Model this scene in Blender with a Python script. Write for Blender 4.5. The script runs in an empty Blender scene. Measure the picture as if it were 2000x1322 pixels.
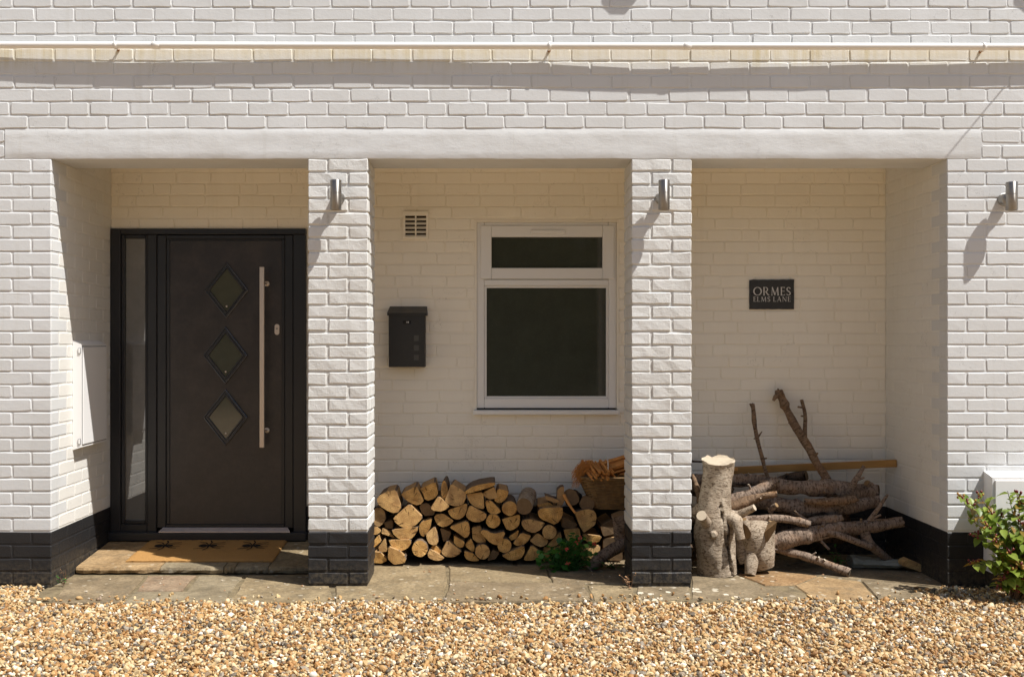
import bpy, bmesh, math, random
import numpy as np
from mathutils import Vector, Matrix, noise as mnoise

random.seed(7)
NPR = np.random.RandomState(11)
SC = bpy.context.scene
COL = SC.collection

# ------------------------------------------------------------------ camera, sky, sun, exposure
CAM_D, CAM_Z, FPX = 5.9, 1.37, 2053.0        # metres in front of the facade, eye height, focal length in px of a 2000 px frame
AX, AY = 964.0, 668.0                        # where the optical axis meets the frame
cam_data = bpy.data.cameras.new('camera')
cam = bpy.data.objects.new('camera', cam_data)
COL.objects.link(cam)
cam.location = (0, -CAM_D, CAM_Z)
cam.rotation_euler = (math.radians(90), 0, 0)
cam_data.sensor_width = 36.0
cam_data.lens = 36.0 * FPX / 2000.0
cam_data.shift_x = (1000.0 - AX) / 2000.0
cam_data.shift_y = -(661.0 - AY) / 2000.0
cam_data.clip_start = 0.05
cam_data.clip_end = 600
SC.camera = cam

SUN_TRAVEL = Vector((-1.85, 1.0, -3.4)).normalized()
to_sun = -SUN_TRAVEL
world = bpy.data.worlds.new('World')
SC.world = world
world.use_nodes = True
wn = world.node_tree.nodes
wl = world.node_tree.links
wn.clear()
wo = wn.new('ShaderNodeOutputWorld')
wb = wn.new('ShaderNodeBackground')
ws = wn.new('ShaderNodeTexSky')
ws.sky_type = 'NISHITA'
ws.sun_disc = False
ws.sun_elevation = math.asin(to_sun.z)
ws.sun_rotation = math.atan2(to_sun.x, to_sun.y)
ws.air_density = 1.0
ws.dust_density = 1.6
ws.ozone_density = 1.0
wb.inputs['Strength'].default_value = 0.075
wl.new(ws.outputs['Color'], wb.inputs['Color'])
wl.new(wb.outputs['Background'], wo.inputs['Surface'])

sun_data = bpy.data.lights.new('sun', 'SUN')
sun_data.energy = 5.0
sun_data.angle = math.radians(0.55)
sun_data.color = (1.0, 0.972, 0.935)
sun = bpy.data.objects.new('sun', sun_data)
COL.objects.link(sun)
sun.rotation_euler = SUN_TRAVEL.to_track_quat('-Z', 'Y').to_euler()
sun.location = to_sun * 20

SC.render.engine = 'CYCLES'
SC.cycles.max_bounces = 8
SC.cycles.diffuse_bounces = 5
SC.view_settings.view_transform = 'Standard'
SC.view_settings.look = 'None'
SC.view_settings.gamma = 1.0
SC.view_settings.use_curve_mapping = False
SC.view_settings.exposure = 0.42


# ------------------------------------------------------------------ helpers
def W(px, py, y):
    """photo pixel -> world point on the vertical plane at depth y"""
    s = (CAM_D + y) / FPX
    return Vector(((px - AX) * s, y, CAM_Z + (AY - py) * s))


def G(px, py, zg=0.0):
    """photo pixel -> world point on the ground at height zg"""
    d = FPX * (CAM_Z - zg) / (py - AY)
    return Vector(((px - AX) * d / FPX, d - CAM_D, zg))


ORIGIN = {}


def link(o, parent, origin):
    origin = Vector(origin)
    COL.objects.link(o)
    if parent is not None:
        o.parent = parent
        o.location = origin - ORIGIN[parent.name]
    else:
        o.location = origin
    ORIGIN[o.name] = origin
    return o


def tag(o, label=None, cat=None, group=None, kind=None):
    if label: o['label'] = label
    if cat: o['category'] = cat
    if group: o['group'] = group
    if kind: o['kind'] = kind
    return o


def empty(name, loc, label, cat, group=None):
    o = bpy.data.objects.new(name, None)
    o.empty_display_size = 0.1
    link(o, None, loc)
    return tag(o, label, cat, group)


class MB:
    def __init__(self):
        self.v, self.f, self.m, self.s = [], [], [], []
        self.attr = []

    def add(self, verts, faces, mi=0, smooth=False, attr=None):
        b = len(self.v)
        self.v += [tuple(p) for p in verts]
        self.attr += list(attr) if attr is not None else [(0., 0., 0.)] * len(verts)
        for f in faces:
            self.f.append([b + i for i in f])
            self.m.append(mi)
            self.s.append(smooth)
        return b

    def box(self, c, size, mi=0, rot=None, bevel=0.0):
        hx, hy, hz = [s / 2 for s in size]
        c = Vector(c)
        if bevel <= 0:
            vs = [Vector((x, y, z)) for x in (-hx, hx) for y in (-hy, hy) for z in (-hz, hz)]
            fs = [(0, 1, 3, 2), (4, 6, 7, 5), (0, 4, 5, 1), (2, 3, 7, 6), (0, 2, 6, 4), (1, 5, 7, 3)]
        else:
            vs, fs = bevel_box(size, bevel)
        if rot is not None:
            vs = [rot @ v for v in vs]
        self.add([v + c for v in vs], fs, mi)

    def span(self, a, b, mi=0, bevel=0.0):
        a, b = Vector(a), Vector(b)
        lo = Vector([min(a[i], b[i]) for i in range(3)])
        hi = Vector([max(a[i], b[i]) for i in range(3)])
        self.box((lo + hi) / 2, hi - lo, mi, None, bevel)

    def tube(self, pts, rad, n=10, mi=0, cap_mi=None, jitter=0.0, smooth=True, seed=0, start_cap=True, end_cap=True):
        rnd = random.Random(seed)
        pts = [Vector(p) for p in pts]
        k = len(pts)
        if not hasattr(rad, '__len__'):
            rad = [rad] * k
        t0 = (pts[1] - pts[0]).normalized()
        up = Vector((0, 0, 1)) if abs(t0.z) < 0.9 else Vector((1, 0, 0))
        nrm = t0.cross(up).normalized()
        rings, at, length = [], [], 0.0
        for i, p in enumerate(pts):
            if i == 0: t = pts[1] - pts[0]
            elif i == k - 1: t = pts[-1] - pts[-2]
            else: t = pts[i + 1] - pts[i - 1]
            t.normalize()
            nrm = (nrm - t * nrm.dot(t)).normalized()
            bn = t.cross(nrm)
            if i: length += (pts[i] - pts[i - 1]).length
            for j in range(n):
                a = 2 * math.pi * j / n
                d = nrm * math.cos(a) + bn * math.sin(a)
                rr = rad[i]
                if jitter:
                    rr *= 1 + jitter * mnoise.noise(Vector((p * 9 + d * 1.3)) + Vector((seed * 3.1, 0, 0))) + jitter * 0.35 * (rnd.random() - .5)
                rings.append(p + d * rr)
                at.append((math.cos(a) * rad[i], math.sin(a) * rad[i], length))
        fs = [(i * n + j, i * n + (j + 1) % n, (i + 1) * n + (j + 1) % n, (i + 1) * n + j) for i in range(k - 1) for j in range(n)]
        self.add(rings, [f[::-1] for f in fs], mi, smooth, at)
        cm = mi if cap_mi is None else cap_mi
        if start_cap:
            self.add(rings[:n], [list(range(n))], cm, False, at[:n])
        if end_cap:
            self.add(rings[-n:], [list(range(n))[::-1]], cm, False, at[-n:])

    def prism_y(self, poly, y0, y1, mi=0, side_mi=None, shrink=1.0):
        """poly: list of (x,z); front at y0, back at y1"""
        n = len(poly)
        cx = sum(p[0] for p in poly) / n
        cz = sum(p[1] for p in poly) / n
        a = [(p[0], y0, p[1]) for p in poly]
        b = [(cx + (p[0] - cx) * shrink, y1, cz + (p[1] - cz) * shrink) for p in poly]
        sm = mi if side_mi is None else side_mi
        area = sum(poly[i][0] * poly[(i + 1) % n][1] - poly[(i + 1) % n][0] * poly[i][1] for i in range(n))
        idx = list(range(n))
        if area < 0:
            idx = idx[::-1]
        self.add(a, [idx], mi)
        self.add(b, [idx[::-1]], mi)
        self.add(a + b, [(idx[(i + 1) % n], idx[i], n + idx[i], n + idx[(i + 1) % n]) for i in range(n)], sm)

    def lathe(self, prof, origin, axis='Z', n=20, mi=0, smooth=True):
        """prof: list of (r, h) along the axis"""
        o = Vector(origin)
        vs = []
        for r, h in prof:
            for j in range(n):
                a = 2 * math.pi * j / n
                c, s = math.cos(a) * r, math.sin(a) * r
                vs.append(o + (Vector((c, s, h)) if axis == 'Z' else Vector((c, h, s)) if axis == 'Y' else Vector((h, c, s))))
        k = len(prof)
        fs = [(i * n + j, i * n + (j + 1) % n, (i + 1) * n + (j + 1) % n, (i + 1) * n + j) for i in range(k - 1) for j in range(n)]
        if axis == 'Y':
            fs = [f[::-1] for f in fs]
        self.add(vs, fs, mi, smooth)

    def build(self, name, mats, parent=None, origin=None, attr_name=None):
        if not isinstance(mats, (list, tuple)):
            mats = [mats]
        arr = np.array(self.v, dtype=float)
        if origin is None:
            lo, hi = arr.min(0), arr.max(0)
            origin = Vector(((lo[0] + hi[0]) / 2, (lo[1] + hi[1]) / 2, lo[2]))
        origin = Vector(origin)
        me = bpy.data.meshes.new(name)
        me.from_pydata([tuple(p) for p in (arr - np.array(origin))], [], self.f)
        for m in mats:
            me.materials.append(MAT[m])
        me.polygons.foreach_set('material_index', self.m)
        me.polygons.foreach_set('use_smooth', self.s)
        if attr_name:
            at = me.attributes.new(attr_name, 'FLOAT_VECTOR', 'POINT')
            at.data.foreach_set('vector', np.array(self.attr, dtype=np.float32).ravel())
        me.update()
        o = bpy.data.objects.new(name, me)
        return link(o, parent, origin)


def bevel_box(size, b):
    hx, hy, hz = [s / 2 for s in size]
    b = min(b, hx * .9, hy * .9, hz * .9)
    vs, idx = [], {}
    for sx in (-1, 1):
        for sy in (-1, 1):
            for sz in (-1, 1):
                for ax in range(3):
                    p = [sx * (hx - b), sy * (hy - b), sz * (hz - b)]
                    p[ax] = (sx * hx, sy * hy, sz * hz)[ax]
                    idx[(sx, sy, sz, ax)] = len(vs)
                    vs.append(Vector(p))
    fs = []
    for ax in range(3):
        o1, o2 = (ax + 1) % 3, (ax + 2) % 3
        for s in (-1, 1):
            q = []
            for a, c in ((-1, -1), (1, -1), (1, 1), (-1, 1)):
                k = [0, 0, 0]; k[ax] = s; k[o1] = a; k[o2] = c
                q.append(idx[(k[0], k[1], k[2], ax)])
            fs.append(q if s > 0 else q[::-1])
    for ax in range(3):
        o1, o2 = (ax + 1) % 3, (ax + 2) % 3
        for a in (-1, 1):
            for c in (-1, 1):
                k0 = [0, 0, 0]; k0[o1] = a; k0[o2] = c
                k1 = list(k0); k0[ax] = -1; k1[ax] = 1
                q = [idx[(*k0, o1)], idx[(*k1, o1)], idx[(*k1, o2)], idx[(*k0, o2)]]
                fs.append(q if a * c < 0 else q[::-1])
    for sx in (-1, 1):
        for sy in (-1, 1):
            for sz in (-1, 1):
                q = [idx[(sx, sy, sz, a)] for a in range(3)]
                fs.append(q if sx * sy * sz > 0 else q[::-1])
    return vs, fs


def catmull(pts, rad, sub=5):
    pts = [Vector(p) for p in pts]
    P = [pts[0] * 2 - pts[1]] + pts + [pts[-1] * 2 - pts[-2]]
    out, ro = [], []
    for i in range(1, len(P) - 2):
        for k in range(sub):
            t = k / sub
            a, b, c, d = P[i - 1], P[i], P[i + 1], P[i + 2]
            out.append(0.5 * ((2 * b) + (c - a) * t + (2 * a - 5 * b + 4 * c - d) * t * t + (3 * b - a - 3 * c + d) * t ** 3))
            ro.append(rad[i - 1] * (1 - t) + rad[i] * t)
    out.append(pts[-1]); ro.append(rad[-1])
    return out, ro


def smooth_poly(poly, it=1, q=0.22):
    for _ in range(it):
        new = []
        n = len(poly)
        for i in range(n):
            a, b = poly[i], poly[(i + 1) % n]
            new.append((a[0] * (1 - q) + b[0] * q, a[1] * (1 - q) + b[1] * q))
            new.append((a[0] * q + b[0] * (1 - q), a[1] * q + b[1] * (1 - q)))
        poly = new
    return poly


# ------------------------------------------------------------------ materials
MAT = {}


class Nodes:
    def __init__(self, name):
        self.m = bpy.data.materials.new(name)
        self.m.use_nodes = True
        self.t = self.m.node_tree
        self.n = self.t.nodes
        self.b = self.n['Principled BSDF']
        MAT[name] = self.m

    def new(self, kind, **kw):
        nd = self.n.new(kind)
        for k, v in kw.items():
            if k in nd.inputs: nd.inputs[k].default_value = v
            else: setattr(nd, k, v)
        return nd

    def l(self, a, b):
        self.t.links.new(a, b)

    def pos(self, scale=(1, 1, 1)):
        g = self.new('ShaderNodeNewGeometry')
        mp = self.new('ShaderNodeMapping')
        mp.inputs['Scale'].default_value = scale
        self.l(g.outputs['Position'], mp.inputs['Vector'])
        return mp.outputs['Vector']

    def obj(self, scale=(1, 1, 1)):
        g = self.new('ShaderNodeTexCoord')
        mp = self.new('ShaderNodeMapping')
        mp.inputs['Scale'].default_value = scale
        self.l(g.outputs['Object'], mp.inputs['Vector'])
        return mp.outputs['Vector']

    def attr(self, name, scale=(1, 1, 1)):
        g = self.new('ShaderNodeAttribute', attribute_name=name)
        mp = self.new('ShaderNodeMapping')
        mp.inputs['Scale'].default_value = scale
        self.l(g.outputs['Vector'], mp.inputs['Vector'])
        return mp.outputs['Vector']

    def noise(self, vec, scale, detail=4, rough=0.55):
        nd = self.new('ShaderNodeTexNoise')
        nd.inputs['Scale'].default_value = scale
        nd.inputs['Detail'].default_value = detail
        nd.inputs['Roughness'].default_value = rough
        self.l(vec, nd.inputs['Vector'])
        return nd.outputs['Fac']

    def ramp(self, fac, stops):
        nd = self.new('ShaderNodeValToRGB')
        el = nd.color_ramp.elements
        while len(el) < len(stops): el.new(0.5)
        for e, (p, c) in zip(el, stops):
            e.position = p
            e.color = (*c, 1) if len(c) == 3 else c
        self.l(fac, nd.inputs['Fac'])
        return nd.outputs['Color']

    def mix(self, fac, a, b, mode='MIX'):
        nd = self.new('ShaderNodeMix', data_type='RGBA', blend_type=mode)
        for sock, val in ((nd.inputs[0], fac), (nd.inputs[6], a), (nd.inputs[7], b)):
            if isinstance(val, bpy.types.NodeSocket): self.l(val, sock)
            elif isinstance(val, (int, float)): sock.default_value = val
            else: sock.default_value = (*val, 1)
        return nd.outputs[2]

    def math(self, op, a, b=0.0, clamp=False):
        nd = self.new('ShaderNodeMath', operation=op, use_clamp=clamp)
        for sock, val in ((nd.inputs[0], a), (nd.inputs[1], b)):
            if isinstance(val, bpy.types.NodeSocket): self.l(val, sock)
            else: sock.default_value = val
        return nd.outputs[0]

    def rnd(self):
        return self.new('ShaderNodeObjectInfo').outputs['Random']

    def set(self, color=None, rough=None, metal=None, spec=None, bump=None, bstr=0.5, bdist=0.002):
        for key, val in (('Base Color', color), ('Roughness', rough), ('Metallic', metal), ('Specular IOR Level', spec)):
            if val is None: continue
            s = self.b.inputs[key]
            if isinstance(val, bpy.types.NodeSocket): self.l(val, s)
            elif isinstance(val, (int, float)): s.default_value = val
            else: s.default_value = (*val, 1)
        if bump is not None:
            bn = self.new('ShaderNodeBump')
            bn.inputs['Strength'].default_value = bstr
            bn.inputs['Distance'].default_value = bdist
            self.l(bump, bn.inputs['Height'])
            self.l(bn.outputs['Normal'], self.b.inputs['Normal'])
        return self


def plain(name, color, rough=0.5, metal=0.0, spec=0.5, nscale=30, nvar=0.12, bump=0.0, bscale=200):
    n = Nodes(name)
    v = n.obj()
    f = n.noise(v, nscale)
    c = n.mix(f, tuple(x * (1 - nvar) for x in color), tuple(min(1, x * (1 + nvar)) for x in color))
    n.set(color=c, rough=rough, metal=metal, spec=spec)
    if bump:
        n.set(bump=n.noise(v, bscale), bstr=bump, bdist=0.001)
    return n


def paint(name, base, dirt, pit, stain=False, grime=0.10, trowel=False):
    """masonry paint over brick: fine orange-peel, pits, faint weathering"""
    n = Nodes(name)
    p = n.pos()
    big = n.noise(p, 2.2, 5, 0.6)
    fine = n.noise(p, 42, 5, 0.65)
    c = n.mix(n.math('MULTIPLY', n.ramp(big, [(.35, (0, 0, 0)), (.7, (1, 1, 1))]), grime * 1.6), base, dirt)
    drip = n.ramp(n.noise(n.pos((19, 19, .9)), 1.0, 4, .65), [(.56, (0, 0, 0)), (.75, (1, 1, 1))])
    c = n.mix(n.math('MULTIPLY', drip, grime * 1.1), c, (dirt[0] * .9, dirt[1] * .88, dirt[2] * .8))
    hair = n.math('ABSOLUTE', n.math('SUBTRACT', n.noise(p, 3.1, 5, .6), .5))
    c = n.mix(n.math('MULTIPLY', n.math('MULTIPLY', n.math('LESS_THAN', hair, .0018), n.math('GREATER_THAN', n.noise(p, 1.7, 2), .56)), .3), c, tuple(x * .45 for x in dirt))
    spots = n.ramp(n.noise(p, 95, 2), [(0.0, (1, 1, 1)), (0.27, (1, 1, 1)), (0.31, (0, 0, 0))])
    c = n.mix(n.math('MULTIPLY', spots, 0.10), c, (dirt[0] * .6, dirt[1] * .55, dirt[2] * .5))
    rv = n.rnd()
    c = n.mix(n.math('MULTIPLY', rv, 0.07), c, (dirt[0] * .82, dirt[1] * .8, dirt[2] * .76))
    if stain:
        # algae and rust runs under the overflow pipe
        sx = n.new('ShaderNodeSeparateXYZ')
        n.l(p, sx.inputs[0])
        z = sx.outputs['Z']
        top = n.math('MULTIPLY', n.math('SUBTRACT', 3.03, z), 80, True)
        bot = n.math('MULTIPLY', n.math('SUBTRACT', z, 2.875), 9, True)
        band = n.math('MULTIPLY', top, bot)
        runs = n.ramp(n.noise(n.pos((26, 1, 1.6)), 1.0, 4, 0.7), [(0.42, (0, 0, 0)), (0.72, (1, 1, 1))])
        patch = n.ramp(n.noise(n.pos((1.3, 1, .4)), 1.5, 2), [(0.35, (.25, .25, .25)), (0.62, (1, 1, 1))])
        c = n.mix(n.math('MULTIPLY', band, 0.34), c, (0.76, 0.71, 0.56))
        c = n.mix(n.math('MULTIPLY', n.math('MULTIPLY', band, runs), n.math('MULTIPLY', patch, 0.80)), c, (0.50, 0.42, 0.20))
    h = n.math('ADD', n.math('MULTIPLY', fine, 1.0), n.math('MULTIPLY', n.noise(p, 150, 3), 0.5))
    if trowel:
        sw = n.noise(n.pos((5, 5, 14)), 1.6, 6, .6)
        rid = n.math('ABSOLUTE', n.math('SUBTRACT', n.noise(n.pos((3, 3, 9)), 1.5, 4, .55), .5))
        h = n.math('ADD', n.math('MULTIPLY', h, .45), n.math('ADD', n.math('MULTIPLY', sw, 2.2), n.math('MULTIPLY', n.math('LESS_THAN', rid, .006), .35)))
    n.set(color=c, rough=0.62, spec=0.3, bump=h, bstr=pit, bdist=0.004)
    return n


paint('facade_paint', (0.665, 0.675, 0.67), (0.52, 0.515, 0.485), 0.26, stain=True, grime=.22)  # facade, pillar and lintel white toned down so the shaded recess looks brighter
paint('pillar_paint', (0.685, 0.685, 0.66), (0.52, 0.495, 0.44), 0.8, grime=.2)
paint('render_paint', (0.665, 0.675, 0.67), (0.54, 0.53, 0.495), 0.25, trowel=True, grime=.22)
paint('recess_paint_brightened', (0.895, 0.845, 0.735), (0.76, 0.69, 0.57), 0.3, grime=0.14)  # same white masonry, lightened and creamed to mimic more light in the recess
paint('reveal_paint_brightened', (0.755, 0.74, 0.69), (0.60, 0.565, 0.49), 0.26, grime=.15)  # in-between white, extra light put into the colour of the reveals
pb = paint('plinth_paint', (0.017, 0.017, 0.0185), (0.05, 0.047, 0.043), 0.55)
pb.b.inputs['Roughness'].default_value = 0.5
pz = pb.new('ShaderNodeSeparateXYZ')
pb.l(pb.pos(), pz.inputs[0])
dust = pb.math('MULTIPLY', pb.math('SUBTRACT', .16, pz.outputs['Z']), 6.0, True)
dust = pb.math('MULTIPLY', dust, pb.ramp(pb.noise(pb.pos(), 38, 5, .7), [(.42, (0, 0, 0)), (.72, (1, 1, 1))]))
old = pb.b.inputs['Base Color'].links[0].from_socket
pb.l(pb.mix(pb.math('MULTIPLY', dust, .5), old, (0.27, 0.21, 0.13)), pb.b.inputs['Base Color'])
plain('pipe_plastic', (0.80, 0.78, 0.73), 0.35, nvar=.03)
plain('upvc', (0.80, 0.79, 0.765), 0.32, nvar=.02, nscale=6)
plain('box_plastic', (0.80, 0.79, 0.77), 0.42, nvar=.03, nscale=5)
plain('dark_gap', (0.012, 0.012, 0.012), 0.9)
plain('door_frame', (0.022, 0.0225, 0.025), 0.34, nvar=.08, nscale=10)
d = plain('threshold', (0.62, 0.60, 0.66), 0.3, metal=0.7)
plain('diamond_metal', (0.06, 0.061, 0.066), 0.25, nvar=.05)
plain('black_metal', (0.020, 0.019, 0.018), 0.42, nvar=.2, nscale=60, bump=.25, bscale=700)
plain('grey_window', (0.085, 0.085, 0.08), 0.25)
plain('slate', (0.035, 0.036, 0.036), 0.7, nvar=.35, nscale=25, bump=.5, bscale=60)
plain('engraving', (0.62, 0.61, 0.58), 0.6)
plain('vent_void', (0.035, 0.025, 0.014), .9)
plain('rust', (0.32, 0.18, 0.09), 0.8, nvar=.4)
plain('cable_black', (0.02, 0.02, 0.02), 0.5)
plain('red_lead', (0.5, 0.1, 0.05), 0.6)

n = Nodes('door_slab')
v = n.obj((6, 6, 0.7))
grain = n.noise(v, 40, 6, 0.7)
c = n.mix(grain, (0.026, 0.0225, 0.0225), (0.052, 0.044, 0.041))
mot = n.noise(n.obj(), 7, 6, .75)
c = n.mix(n.math('MULTIPLY', n.ramp(mot, [(.45, (0, 0, 0)), (.7, (1, 1, 1))]), .55), c, (0.080, 0.064, 0.053))
n.set(color=c, rough=n.math('ADD', n.math('MULTIPLY', mot, .3), .2), bump=grain, bstr=0.25, bdist=0.001)

n = Nodes('steel')
v = n.obj((1, 1, 90))
gr = n.noise(v, 14, 3)
n.set(color=n.mix(gr, (0.34, 0.325, 0.30), (0.46, 0.44, 0.41)), rough=0.46, metal=1.0)
tg = n.new('ShaderNodeTangent', direction_type='RADIAL', axis='Z')
n.l(tg.outputs[0], n.b.inputs['Tangent'])
n.b.inputs['Anisotropic'].default_value = 0.92
n.b.inputs['Anisotropic Rotation'].default_value = 0.25
plain('steel_bar', (0.72, 0.62, 0.53), 0.42, metal=0.75, nvar=.05)

for nm, col_, rg, ior in (('glass_dark', (0.048, 0.051, 0.041), 0.07, 1.7), ('glass_side', (0.125, 0.12, 0.108), 0.03, 2.3), ('glass_diamond', (0.088, 0.088, 0.066), 0.10, 1.7)):
    n = Nodes(nm)
    v = n.obj()
    sp = n.ramp(n.noise(v, 120, 3), [(0.62, (0, 0, 0)), (0.78, (1, 1, 1))])
    cl = n.mix(n.noise(v, 5, 5, .7), tuple(x * .6 for x in col_), tuple(x * 1.4 for x in col_))
    n.set(color=n.mix(n.math('MULTIPLY', sp, .35), cl, (0.13, 0.13, 0.10)), rough=rg)
    n.b.inputs['IOR'].default_value = ior

n = Nodes('coir')
v = n.obj()
f = n.noise(v, 260, 3, .7)
n.set(color=n.mix(f, (0.30, 0.15, 0.045), (0.58, 0.33, 0.12)), rough=0.95, spec=.1, bump=f, bstr=1.0, bdist=0.006)
n = Nodes('coir_black')
v = n.obj()
f = n.noise(v, 260, 3, .7)
n.set(color=n.mix(f, (0.008, 0.008, 0.008), (0.05, 0.04, 0.03)), rough=0.95, spec=.1, bump=f, bstr=1.0, bdist=0.004)


def stone(name, a, b, lichen=0.0, scale=5):
    a = (a[0] * .95, a[1] * .88, a[2] * .78); b = (b[0] * .95, b[1] * .89, b[2] * .80)
    n = Nodes(name)
    p = n.pos()
    f = n.noise(p, scale, 6, 0.65)
    f2 = n.noise(p, scale * 9, 5, 0.7)
    c = n.mix(n.ramp(f, [(.3, (0, 0, 0)), (.7, (1, 1, 1))]), tuple(x * .72 for x in a), tuple(x * 1.12 for x in b))
    c = n.mix(n.math('MULTIPLY', n.ramp(f2, [(.35, (1, 1, 1)), (.6, (0, 0, 0))]), .55), c, tuple(x * .40 for x in a))
    drk = n.ramp(n.noise(p, 11, 4, .7), [(.5, (0, 0, 0)), (.7, (1, 1, 1))])
    c = n.mix(n.math('MULTIPLY', drk, .5), c, (0.10, 0.085, 0.06))
    vo = n.new('ShaderNodeTexVoronoi')
    vo.inputs['Scale'].default_value = 17
    n.l(n.pos((1, .8, 1)), vo.inputs['Vector'])
    lm = n.math('LESS_THAN', n.math('ADD', vo.outputs['Distance'], n.math('MULTIPLY', n.noise(p, 60, 3), .35)), 0.31 + .17 * lichen)
    pm = n.ramp(n.noise(p, 3.3, 2), [(0.45, (0, 0, 0)), (0.6, (1, 1, 1))])
    c = n.mix(n.math('MULTIPLY', n.math('MULTIPLY', lm, pm), lichen), c, (0.66, 0.60, 0.47))
    n.set(color=c, rough=0.85, spec=.25, bump=n.math('ADD', f, n.math('MULTIPLY', f2, .4)), bstr=0.9, bdist=0.009)


stone('stone_tan', (0.34, 0.235, 0.125), (0.44, 0.32, 0.185), .3)
stone('stone_buff', (0.26, 0.205, 0.125), (0.36, 0.295, 0.19), .4)
stone('stone_grey', (0.21, 0.165, 0.105), (0.32, 0.26, 0.175), .35)
stone('stone_green', (0.26, 0.22, 0.15), (0.34, 0.295, 0.21), .3)
stone('stone_pink', (0.30, 0.215, 0.145), (0.35, 0.275, 0.20), .3)
stone('stone_rust', (0.31, 0.18, 0.08), (0.36, 0.25, 0.14), .4)
stone('stone_lichen', (0.21, 0.17, 0.11), (0.32, 0.265, 0.185), .9)
stone('bed', (0.17, 0.14, 0.09), (0.30, 0.25, 0.16), .3, 14)

n = Nodes('gravel_pebble')
at = n.new('ShaderNodeAttribute', attribute_name='tone')
c = n.ramp(at.outputs['Fac'], [(0.0, (0.04, 0.032, 0.024)), (0.07, (0.15, 0.125, 0.095)), (0.15, (0.33, 0.285, 0.22)), (0.19, (0.18, 0.085, 0.03)), (0.33, (0.37, 0.185, 0.06)),
                               (0.50, (0.455, 0.27, 0.105)), (0.68, (0.51, 0.355, 0.165)), (0.84, (0.61, 0.47, 0.265)), (0.95, (0.73, 0.63, 0.45)), (1.0, (0.80, 0.75, 0.65))])
f = n.noise(n.pos(), 150, 3)
c = n.mix(n.math('MULTIPLY', f, .45), c, n.mix(0.5, c, (0.30, 0.20, 0.10)))
n.set(color=c, rough=0.6, spec=.3)

n = Nodes('gravel_ground')
vo = n.new('ShaderNodeTexVoronoi')
vo.inputs['Scale'].default_value = 55
n.l(n.pos(), vo.inputs['Vector'])
sx = n.new('ShaderNodeSeparateColor')
n.l(vo.outputs['Color'], sx.inputs[0])
c = n.ramp(sx.outputs[0], [(0.0, (0.12, 0.10, 0.09)), (0.12, (0.30, 0.28, 0.25)), (0.2, (0.36, 0.17, 0.06)), (0.45, (0.44, 0.27, 0.12)), (0.7, (0.50, 0.36, 0.2)), (1.0, (0.64, 0.54, 0.4))])
n.set(color=c, rough=0.8, spec=.2, bump=vo.outputs['Distance'], bstr=1.0, bdist=-0.012)

n = Nodes('end_grain')
v = n.obj()
vl = n.new('ShaderNodeVectorMath', operation='LENGTH')
mp = n.new('ShaderNodeMapping')
mp.inputs['Scale'].default_value = (1, 0, 1)
n.l(v, mp.inputs['Vector'])
n.l(mp.outputs['Vector'], vl.inputs[0])
rings = n.math('SINE', n.math('ADD', n.math('MULTIPLY', vl.outputs['Value'], 520), n.math('MULTIPLY', n.noise(v, 30, 3), 9)))
blot = n.noise(n.pos(), 22, 5, .65)
c = n.mix(n.ramp(blot, [(.3, (0, 0, 0)), (.68, (1, 1, 1))]), (0.42, 0.195, 0.045), (0.84, 0.51, 0.17))
c = n.mix(n.math('MULTIPLY', n.math('ADD', rings, 1), .15), c, (0.24, 0.115, 0.03))
c = n.mix(n.math('MULTIPLY', n.math('POWER', n.rnd(), 2.0), .45), c, (0.40, 0.30, 0.19))
sp_ = n.new('ShaderNodeSeparateXYZ')
n.l(v, sp_.inputs[0])
ang = n.math('ARCTAN2', sp_.outputs['Z'], sp_.outputs['X'])
cv = n.new('ShaderNodeCombineXYZ')
n.l(n.math('MULTIPLY', ang, 2.6), cv.inputs[0]); n.l(n.math('MULTIPLY', vl.outputs['Value'], 9), cv.inputs[1]); n.l(n.math('MULTIPLY', n.rnd(), 50), cv.inputs[2])
chk = n.ramp(n.noise(cv.outputs[0], 1.6, 3, .5), [(0.33, (1, 1, 1)), (0.375, (0, 0, 0))])
c = n.mix(n.math('MULTIPLY', chk, .8), c, (0.07, 0.035, 0.012))
stn = n.ramp(n.noise(n.pos(), 9, 3), [(.52, (0, 0, 0)), (.68, (1, 1, 1))])
c = n.mix(n.math('MULTIPLY', stn, .5), c, (0.20, 0.12, 0.06))
n.set(color=c, rough=0.8, spec=.2, bump=n.math('SUBTRACT', n.noise(v, 160, 4), chk), bstr=.6, bdist=.003)

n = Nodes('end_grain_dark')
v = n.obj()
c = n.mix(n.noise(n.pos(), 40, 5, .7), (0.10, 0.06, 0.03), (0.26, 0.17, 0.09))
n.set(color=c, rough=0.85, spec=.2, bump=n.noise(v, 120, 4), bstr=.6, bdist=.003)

n = Nodes('split_wood')
c = n.mix(n.noise(n.pos((60, 6, 60)), 1.0, 5, .7), (0.28, 0.15, 0.06), (0.52, 0.34, 0.16))
n.set(color=c, rough=0.8, spec=.2, bump=n.noise(n.pos((90, 6, 90)), 1, 4), bstr=.8, bdist=.004)
n = Nodes('log_bark')
f = n.noise(n.pos((40, 16, 40)), 1, 6, .7)
n.set(color=n.mix(f, (0.06, 0.04, 0.028), (0.26, 0.19, 0.13)), rough=.9, spec=.15, bump=f, bstr=1, bdist=.008)


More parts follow.
